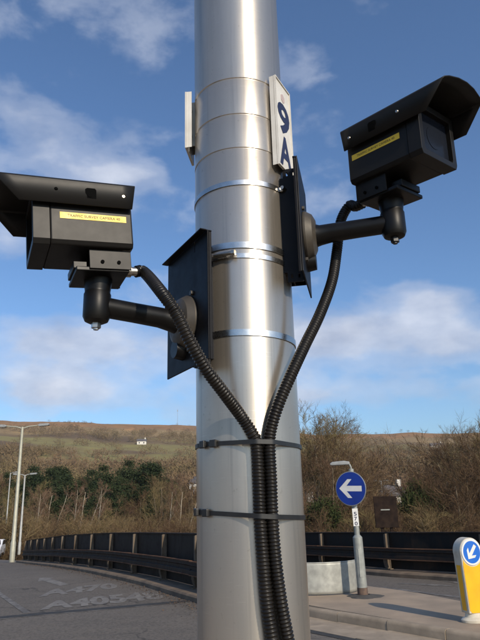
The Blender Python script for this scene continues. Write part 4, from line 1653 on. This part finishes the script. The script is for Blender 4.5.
def house(px, py, d_, wd, hh, label, rot=0.2, depth=7.0, group='far houses on the hillside'):
    """a far house whose base stands on the hillside where the sight line meets the ground"""
    d = ray(px, py)
    t = 100.0
    for k in range(3000):
        p = EYEV + d * (t / math.hypot(d.x, d.y))
        if d_ is None and p.z < terrain(p.x, p.y):
            break
        if d_ is not None and t >= d_:
            break
        t += 0.5
    g = terrain(p.x, p.y) if d_ is None else p.z
    O = Vector((p.x, p.y, g))
    root = empty('house', O)
    tag(root, label, 'house', group)
    A = Vector((math.cos(rot), math.sin(rot), 0))
    B = Vector((-A.y, A.x, 0))
    MB().frame_box(O, A, B, UP, (-wd / 2, wd / 2), (0, depth), (-6.0, hh)).build('wall', MT['house_wall'], root)
    rf = MB()
    rf.prism([(-0.4, hh), (depth + 0.4, hh), (depth / 2, hh + depth * 0.38)], O, B, UP, A, -wd / 2 - 0.3, wd / 2 + 0.3)
    r_ = rf.build('roof', MT['roof'], root)
    ch = MB().frame_box(O, A, B, UP, (wd * 0.32, wd * 0.32 + 1.0), (depth / 2 - 0.5, depth / 2 + 0.5), (hh + 1.0, hh + depth * 0.38 + 1.2))
    ch.build('chimney', MT['house_wall'], r_)
    for k in range(max(2, int(wd / 4))):
        x = -wd / 2 + wd * (k + 0.5) / max(2, int(wd / 4))
        for zz in ((1.0, 2.2), (3.6, 4.8)) if hh > 4.5 else ((1.0, 2.3),):
            MB().frame_box(O, A, B, UP, (x - 0.55, x + 0.55), (-0.03, 0.06), zz).build('window', MT['glass'], root)


house(141.5, 444.5, None, 9, 3.2, 'white farmhouse on the green hillside pasture left of the pole', 0.1)
house(195.5, 493, 240.0, 5, 3.6, 'white house just left of the pole above the parapet', -0.3)
house(438, 450, None, 13, 4.5, 'tiny pale house high on the hillside at the right', 0.0)
house(312, 528, 95.0, 2.6, 1.6, 'pale house low among the trees just right of the pole', 0.3)
house(400, 508, 150.0, 4, 2.6, 'pale house beside the brown sign back among trees', 0.2)


def sign_back():
    Y = 46.0
    a, b = at_depth(376, 528, Y), at_depth(396, 496, Y)
    root = empty('sign_board', (a.x, Y, terrain(a.x, Y)))
    tag(root, 'dark brown back of a large distant sign board on posts', 'sign board')
    MB().frame_box(Vector((a.x, Y, 0)), Vector((1, 0, 0)), UP, Vector((0, 1, 0)), (0, b.x - a.x), (a.z, b.z), (0, 0.12)).build('board', MT['brown_panel'], root, bevel=0.02)
    for x in (0.5, b.x - a.x - 0.5):
        MB().frame_box(Vector((a.x + x, Y, 0)), Vector((1, 0, 0)), UP, Vector((0, 1, 0)), (-0.09, 0.09), (terrain(a.x, Y), b.z - 0.3), (0.13, 0.30)).build('post', MT['brown_panel'], root)
    MB().frame_box(Vector((a.x, Y, 0)), Vector((1, 0, 0)), UP, Vector((0, 1, 0)), (0.45, 1.1), (a.z + 1.2, a.z + 1.27), (-0.05, -0.005)).build('rail', MT['galv_post'], root)


sign_back()


def mast(px, py0, py1, d_, label):
    p = at_depth(px, py0, d_)
    top = at_depth(px, py1, d_)
    g = terrain(p.x, p.y)
    root = empty('radio_mast', (p.x, p.y, g))
    tag(root, label, 'mast')
    MB().tube([(p.x, p.y, g - 2), (p.x, p.y, top.z)], [0.3, 0.15], 6).build('pole', MT['sign_grey'], root)
    MB().box((p.x, p.y, top.z - 3), (1.2, 1.2, 2.0)).build('aerial', MT['sign_grey'], root)


mast(177.5, 423, 409, 985, 'thin radio mast on the skyline left of the pole')

# ------------------------------------------------------------------ trees
def grow_tree(seed, H_, spread=0.42, trunk_r=0.14, lean=0.0, n1=13, n2=6, n3=7, n4=7, start=0.18, twig_w=0.016, upright=0.55, stems=1):
    """bare tree: returns (trunk mesh builder, crown mesh builder)"""
    r = random.Random(seed)
    tr, cr = MB(), MB()

    def wob(d, k):
        return (d + Vector((r.uniform(-k, k), r.uniform(-k, k), r.uniform(-k, k)))).normalized()

    def branch(p, d, ln, rad, segs, k, up):
        pts = [p.copy()]
        for i in range(segs):
            d = wob(d, k)
            d = (d + Vector((0, 0, up))).normalized()
            p = p + d * (ln / segs)
            pts.append(p.copy())
        return pts, [max(0.006, rad * (1 - 0.8 * i / segs)) for i in range(segs + 1)]

    def along(pts, s):
        x = s * (len(pts) - 1)
        i = min(int(x), len(pts) - 2)
        return pts[i].lerp(pts[i + 1], x - i), (pts[i + 1] - pts[i]).normalized()

    def side(d, ang):
        a = d.orthogonal().normalized()
        a.rotate(Matrix.Rotation(r.uniform(0, 6.283), 3, d))
        return (d * math.cos(ang) + a * math.sin(ang)).normalized()

    for s_ in range(stems):
        off = Vector((r.uniform(-0.5, 0.5), r.uniform(-0.5, 0.5), 0)) * (0 if stems == 1 else 1)
        d0 = Vector((lean + r.uniform(-0.05, 0.05) + off.x * 0.5, r.uniform(-0.08, 0.08) + off.y * 0.5, 1)).normalized()
        hh = H_ * (1 if stems == 1 else r.uniform(0.7, 1.0))
        tp, trr = branch(off, d0, hh * 0.92, trunk_r, 9, 0.09, 0.03)
        tr.tube(tp, trr, 6, False)
        for i in range(n1):
            s = start + (1 - start) * (i + r.random()) / n1
            p, d = along(tp, min(s, 0.98))
            l1 = hh * spread * (1.15 - 0.75 * s) * r.uniform(0.7, 1.2)
            p1, r1 = branch(p, side(d, r.uniform(0.5, 1.05)), l1, trunk_r * 0.45 * (1.15 - s), 4, 0.2, 0.16 * upright)
            tr.tube(p1, r1, 4, False)
            for j in range(n2):
                s2 = 0.25 + 0.75 * (j + r.random()) / n2
                p, d = along(p1, min(s2, 0.99))
                p2, r2 = branch(p, side(d, r.uniform(0.35, 0.95)), l1 * r.uniform(0.32, 0.6), r1[0] * 0.42, 3, 0.28, 0.16 * upright)
                cr.tube(p2, [max(0.010, q) for q in r2], 3, False)
                for k in range(n3):
                    s3 = 0.15 + 0.85 * (k + r.random()) / n3
                    p, d = along(p2, min(s3, 0.99))
                    d3 = (side(d, r.uniform(0.3, 0.9)) + Vector((0, 0, 0.15 * upright))).normalized()
                    l3 = l1 * r.uniform(0.16, 0.32)
                    e = p + d3 * l3
                    w = d3.orthogonal().normalized()
                    w.rotate(Matrix.Rotation(r.uniform(0, 6.28), 3, d3))
                    o = len(cr.v)
                    cr.v += [p - w * twig_w * 0.6, p + w * twig_w * 0.6, e]
                    cr.f.append((o, o + 1, o + 2))
                    for m in range(n4):
                        s4 = 0.2 + 0.8 * (m + r.random()) / n4
                        q = p.lerp(e, s4)
                        d4 = (side(d3, r.uniform(0.35, 0.9)) + Vector((0, 0, 0.2 * upright))).normalized()
                        w = d4.orthogonal().normalized()
                        w.rotate(Matrix.Rotation(r.uniform(0, 6.28), 3, d4))
                        l4 = l3 * r.uniform(0.35, 0.75)
                        o = len(cr.v)
                        cr.v += [q - w * twig_w * 0.5, q + w * twig_w * 0.5, q + d4 * l4]
                        cr.f.append((o, o + 1, o + 2))
    return tr, cr


def leaf_crown(seed, H_, wid, count, leaf, shape='pine'):
    """evergreen: needle or leaf clumps spread through a broken crown"""
    r = random.Random(seed)
    tr, cr = MB(), MB()
    tr.tube([(0, 0, 0), (0.1, 0, H_ * 0.5), (0, 0.05, H_ * 0.96)], [0.2, 0.13, 0.03], 6, False)
    clumps = []
    if shape == 'pine':
        for i in range(46):
            s = r.uniform(0.16, 1.0)
            rad = wid * (1.06 - s) ** 0.7 * r.uniform(0.35, 1.0)
            w = r.uniform(0, 6.283)
            clumps.append((Vector((rad * math.cos(w), rad * math.sin(w), H_ * s)), wid * r.uniform(0.22, 0.42)))
            tr.tube([(0, 0, H_ * s - 0.3), clumps[-1][0]], [0.05, 0.02], 3, False)
    else:
        for i in range(40):
            s = r.uniform(0.06, 1.0)
            rad = wid * math.sqrt(max(0.05, 1 - (2 * s - 0.9) ** 2)) * r.uniform(0.2, 1.0)
            w = r.uniform(0, 6.283)
            clumps.append((Vector((rad * math.cos(w), rad * math.sin(w), H_ * s)), wid * r.uniform(0.22, 0.45)))
    for i in range(count):
        c, cr_ = clumps[r.randrange(len(clumps))]
        v = Vector((r.gauss(0, 1), r.gauss(0, 1), r.gauss(0, 0.6)))
        p = c + v * cr_ * 0.5
        d = Vector((r.gauss(0, 1), r.gauss(0, 1), r.gauss(0.2, 0.7))).normalized()
        w = d.orthogonal().normalized()
        w.rotate(Matrix.Rotation(r.uniform(0, 6.28), 3, d))
        l = leaf * r.uniform(0.6, 1.4)
        o = len(cr.v)
        cr.v += [p - w * l * 0.32, p + w * l * 0.32, p + d * l]
        cr.f.append((o, o + 1, o + 2))
    return tr, cr


def proto(name, tr, cr, mt, mc):
    a = tr.build('trunk', mt)
    b = cr.build('crown', mc)
    a.data.shade_smooth()
    col.objects.unlink(a); col.objects.unlink(b)
    me = [a.data, b.data]
    zs = sorted(v.co.z for v in b.data.vertices)
    me.append(zs[int(len(zs) * 0.985)])
    bpy.data.objects.remove(a); bpy.data.objects.remove(b)
    return name, me


TREES = {}
TREES['bare1'] = proto('bare_tree', *grow_tree(11, 12.0), MT['bark'], MT['twig'])
TREES['bare2'] = proto('bare_tree', *grow_tree(12, 12.0, spread=0.36, n1=15), MT['bark'], MT['twig'])
TREES['bare3'] = proto('bare_tree', *grow_tree(13, 12.0, spread=0.46, start=0.10, stems=2, n1=9), MT['bark'], MT['twig_dark'])
TREES['red1'] = proto('bare_tree', *grow_tree(14, 12.0, spread=0.34, n1=14, upright=0.9), MT['bark'], MT['twig_red'])
TREES['dark1'] = proto('bare_tree', *grow_tree(15, 12.0, spread=0.5, start=0.06, n1=16, n3=8), MT['bark'], MT['twig_dark'])
TREES['dark2'] = proto('bare_tree', *grow_tree(21, 12.0, spread=0.44, start=0.05, n1=9, stems=2), MT['bark'], MT['twig_dark'])
TREES['birch1'] = proto('birch_tree', *grow_tree(16, 12.0, spread=0.26, lean=0.24, trunk_r=0.105, start=0.4, n1=10, n4=4), MT['bark_birch'], MT['twig_red'])
TREES['birch2'] = proto('birch_tree', *grow_tree(17, 12.0, spread=0.24, lean=0.14, trunk_r=0.105, start=0.35, n1=9, stems=2, n4=4), MT['bark_birch'], MT['twig_red'])
TREES['shrub1'] = proto('bare_shrub', *grow_tree(18, 5.0, spread=0.55, trunk_r=0.06, start=0.05, n1=7, stems=4, n4=9, twig_w=0.0075), MT['bark'], MT['twig'])
TREES['shrub2'] = proto('bare_shrub', *grow_tree(19, 5.0, spread=0.6, trunk_r=0.06, start=0.04, n1=7, stems=4, n4=9, twig_w=0.0075), MT['bark'], MT['twig_dark'])
TREES['pine1'] = proto('pine_tree', *leaf_crown(1, 12.0, 2.9, 17000, 0.22), MT['bark'], MT['needle'])
TREES['pine2'] = proto('pine_tree', *leaf_crown(2, 12.0, 3.4, 17000, 0.22), MT['bark'], MT['needle'])
TREES['ivy'] = proto('ivy_tree', *leaf_crown(3, 9.0, 3.4, 15000, 0.21, 'round'), MT['bark'], MT['ivy'])

LAB = {'bare_tree': ('bare brown winter tree behind the %s parapet', 'tree', 'bare trees behind the %s parapet'),
       'birch_tree': ('slender pale birch behind the left parapet', 'tree', 'birches behind the left parapet'),
       'pine_tree': ('dark green conifer behind the left parapet', 'tree', 'conifers behind the left parapet'),
       'bare_shrub': ('low leafless shrub behind the %s parapet', 'shrub', 'bare shrubs behind the %s parapet'),
       'ivy_tree': ('bushy dark green ivy covered tree', 'tree', 'ivy covered trees behind the right parapet')}


ZONES = [(14, 'left of the tall pale lamp'), (40, 'beside the two lamp columns'), (70, 'right of the grey lamp'), (100, 'among the leaning birches'), (126, 'left of the farmhouse'), (156, 'below the farmhouse'),
         (198, 'between farmhouse and pole'), (300, 'behind the pole'), (346, 'between pole and arrow sign'), (372, 'right behind the arrow sign'), (403, 'by the brown sign back'), (440, 'between the sign back and the bollard'), (470, 'above the bollard'), (999, 'at the right edge')]


def plant(kind, px, ytop, Y, wide=1.0, label=None, ground=None):
    nm, me = TREES[kind]
    top = at_depth(px, ytop, Y)
    g = terrain(top.x, Y) if ground is None else ground
    h = top.z - g
    s = h / me[2]
    root = empty(nm, (top.x, Y, g))
    root.rotation_euler = (0, 0, 0 if nm == 'birch_tree' else rng.uniform(0, 6.283))
    root.scale = (s * wide, s * wide, s)
    for part, m in zip(('trunk', 'crown'), me):
        o = bpy.data.objects.new(part, m)
        col.objects.link(o)
        o.parent = root
    lab, cat, grp = LAB[nm]
    zone = next(w for lim, w in ZONES if px < lim)
    side = 'left' if px < 240 else 'right'
    tag(root, label or ((lab % side if '%' in lab else lab) + ', ' + zone), cat, ('skyline trees on the right' if label and 'row' in label else None) if label else (grp % side if '%' in grp else grp))


# left wood: conifers behind, birches and bare trees before them
for px, y, Y in ((8, 478, 118), (35, 470, 120), (52, 474, 110), (60, 468, 116), (88, 474, 118), (97, 484, 105), (121, 482, 106), (128, 466, 120), (140, 476, 110), (150, 470, 122), (162, 478, 114), (175, 482, 120), (215, 476, 118), (72, 484, 100), (133, 486, 93), (108, 488, 92), (96, 492, 90), (118, 490, 91), (146, 488, 92), (58, 490, 94), (66, 480, 104), (104, 468, 112), (150, 466, 110), (22, 486, 100)):
    plant(rng.choice(('pine1', 'pine2')), px, y + rng.uniform(-2, 2), Y, rng.uniform(0.8, 1.15))
for px, y, Y in ((-12, 470, 92), (4, 482, 96), (17, 486, 90), (44, 482, 98), (28, 490, 88), (80, 478, 108), (100, 500, 84), (142, 484, 90), (152, 476, 96), (160, 484, 84), (168, 476, 92), (176, 484, 86), (186, 474, 95), (194, 482, 84), (203, 476, 90), (118, 498, 86), (130, 500, 84), (212, 480, 86), (224, 470, 92), (-25, 478, 90), (238, 474, 88), (250, 478, 92)):
    plant(rng.choice(('bare1', 'bare2', 'red1', 'bare3')), px, y + rng.uniform(-2, 2), Y, rng.uniform(0.85, 1.2))
for px, y, Y, k in ((30, 488, 80, 'birch1'), (66, 484, 78, 'birch1'), (78, 484, 79, 'birch2'), (90, 482, 80, 'birch1'), (178, 484, 78, 'birch2'), (44, 488, 82, 'birch2'), (160, 486, 80, 'birch1')):
    plant(k, px, y, Y, 1.0)
for k in range(34):
    px = -20 + 265 * k / 33 + rng.uniform(-4, 4)
    plant(rng.choice(('shrub1', 'shrub2', 'shrub1')), px, rng.uniform(514, 525), rng.uniform(64, 76), rng.uniform(1.0, 1.5))
# right wood
for px, y, Y, k in ((262, 440, 66, 'bare2'), (281, 430, 64, 'bare1'), (296, 416, 62, 'bare1'), (308, 409, 60, 'bare2'), (321, 411, 61, 'bare1'), (333, 418, 60, 'bare2'), (313, 418, 66, 'dark1'), (326, 422, 67, 'dark1'), (344, 436, 66, 'bare1'), (352, 448, 72, 'red1'), (315, 440, 56, 'bare3'), (332, 448, 58, 'bare3'), (303, 455, 56, 'red1'),
                    (362, 482, 100, 'bare1'), (372, 486, 104, 'red1'), (386, 486, 110, 'bare1'), (366, 496, 76, 'bare3'), (391, 490, 100, 'red1'), (400, 482, 100, 'bare1'), (408, 478, 92, 'red1'), (416, 476, 84, 'red1'), (424, 466, 80, 'dark2'), (431, 462, 72, 'dark1'),
                    (438, 444, 70, 'dark2'), (447, 440, 66, 'dark1'), (456, 433, 64, 'bare2'), (466, 427, 62, 'dark1'), (475, 424, 60, 'bare2'), (484, 430, 60, 'dark2'), (495, 426, 60, 'dark1'), (508, 430, 62, 'dark2'), (450, 462, 56, 'dark2'), (468, 456, 55, 'dark1'), (486, 454, 54, 'dark2'), (436, 474, 56, 'dark1'), (525, 434, 60, 'bare1')):
    plant(k, px, y + rng.uniform(-2, 2), Y, rng.uniform(0.9, 1.2))
for px, y, Y in ((419, 486, 60), (409, 498, 55), (429, 494, 57), (322, 504, 52), (312, 508, 54)):
    plant('ivy', px, y, Y, rng.uniform(0.55, 0.68))
for k in range(34):
    px = 262 + 250 * k / 33 + rng.uniform(-4, 4)
    plant(rng.choice(('shrub1', 'shrub2', 'shrub2')), px, rng.uniform(505, 519), rng.uniform(48, 58), rng.uniform(1.0, 1.5))
# lone trees along the skyline
for k, (px, y) in enumerate(((66, 424), (401, 429), (8, 428))):
    d = 960 if px < 240 else 965
    t0 = at_depth(px, y, d)
    plant('dark1', px, y, d, 1.6, ('lone dark tree on the skyline at the left', 'lone dark tree on the skyline right of the arrow sign', 'dark tree on the skyline at the left edge')[k])
for k, (px, y) in enumerate(((357, 431.5), (366, 432.5), (376, 432), (385, 431.5), (408, 430), (413, 431.5), (419, 431), (426, 430.5))):
    plant('dark1' if k % 2 else 'dark2', px, y, 962, 1.9, 'small dark tree in the row along the skyline right of the arrow sign')


def hill_scrub():
    """leafless scrub and hedges on the far hillside: one mass nobody could count"""
    r = random.Random(5)
    vs, fs = [], []
    R3 = np.random.default_rng(3)
    spots = []
    tries = 0
    while len(spots) < 5000 and tries < 60000:
        tries += 1
        az = r.uniform(-34, 34)
        t = r.random() ** 1.15
        d = 125 + (RIDGE_D - 125) * t
        X, Y = d * math.sin(R(az)), d * math.cos(R(az))
        n = mnoise.noise(Vector((X * 0.010, Y * 0.014, 2.0))) + 0.6 * mnoise.noise(Vector((X * 0.03, Y * 0.03, 7.0)))
        p = 0.06
        if t < 0.30:
            p = 0.6
        elif t < 0.60:
            p = smooth01((n - 0.0) / 0.16) * 0.95
            if -17 < az < -2 and 0.36 < t < 0.58:
                p *= 0.30
        elif t < 0.80:
            p = smooth01((n - 0.02) / 0.14) * 0.95
        else:
            p = smooth01((n - 0.25) / 0.2) * 0.5 + 0.01
        if r.random() < p:
            spots.append((X, Y, d, t))
    for X, Y, d, t in spots:
        h = r.uniform(3.5, 8.0) * (1.15 if t < 0.35 else 1.05 if t < 0.8 else 0.55)
        w = h * r.uniform(0.5, 0.85)
        g = terrain(X, Y) - 0.3
        n = 100 if t < 0.4 else 64
        c = R3.normal(0, 1, (n, 3))
        c /= np.linalg.norm(c, axis=1)[:, None] + 1e-6
        rad = R3.random((n, 1)) ** 0.4
        P = c * rad * np.array([w, w, h * 0.5]) + np.array([X, Y, g + h * 0.5])
        D = R3.normal(0, 1, (n, 3)); D[:, 2] = np.abs(D[:, 2]) * 1.2
        D /= np.linalg.norm(D, axis=1)[:, None]
        S = np.cross(D, R3.normal(0, 1, (n, 3)))
        S /= np.linalg.norm(S, axis=1)[:, None] + 1e-6
        ln = h * 0.24 * (0.6 + R3.random((n, 1)))
        wd = h * 0.022 * (0.6 + R3.random((n, 1)))
        T = np.stack([P - S * wd, P + S * wd, P + D * ln], 1).reshape(-1, 3)
        vs.append(T)
    V = np.concatenate(vs).astype(np.float32)
    nt = len(V) // 3
    me = bpy.data.meshes.new('hillside_scrub')
    me.vertices.add(len(V))
    me.vertices.foreach_set('co', V.ravel())
    me.loops.add(nt * 3)
    me.loops.foreach_set('vertex_index', np.arange(nt * 3, dtype=np.int32))
    me.polygons.add(nt)
    me.polygons.foreach_set('loop_start', np.arange(0, nt * 3, 3, dtype=np.int32))
    me.update(calc_edges=True)
    o = bpy.data.objects.new('hillside_scrub', me)
    col.objects.link(o)
    m, t, b = new_mat('scrub_twigs')
    v = coords(t, 'World')
    n1 = noise(t, v, 0.012, 4, 0.6)
    n2 = noise(t, v, 0.12, 4, 0.6)
    c = mix_col(t, ramp(t, n1, [(0.40, 0.0), (0.60, 1.0)]), (0.205, 0.132, 0.076), (0.165, 0.130, 0.058))
    c = mix_col(t, ramp(t, n2, [(0.40, 0.0), (0.65, 0.7)]), c, (0.105, 0.073, 0.050))
    L(t, c, b.inputs['Base Color'])
    b.inputs['Roughness'].default_value = 0.95
    b.inputs['Specular IOR Level'].default_value = 0.1
    me.materials.append(m)
    tag(o, 'brown leafless scrub and hedges covering the far hillside', 'scrub', kind='stuff')


hill_scrub()


# ------------------------------------------------------------------ thin valley haze
def haze():
    mb = MB()
    mb.box((0, 0, 76), (4700, 4700, 190))
    o = mb.build('haze', None)
    m = bpy.data.materials.new('valley_haze')
    m.use_nodes = True
    t = m.node_tree
    t.nodes.clear()
    out = t.nodes.new('ShaderNodeOutputMaterial')
    v = t.nodes.new('ShaderNodeVolumePrincipled')
    v.inputs['Color'].default_value = (0.80, 0.86, 0.95, 1)
    v.inputs['Density'].default_value = 0.00012
    v.inputs['Anisotropy'].default_value = 0.2
    L(t, v.outputs[0], out.inputs['Volume'])
    o.data.materials.append(m)
    tag(o, kind='stuff')


USE_HAZE = True
if USE_HAZE:
    haze()
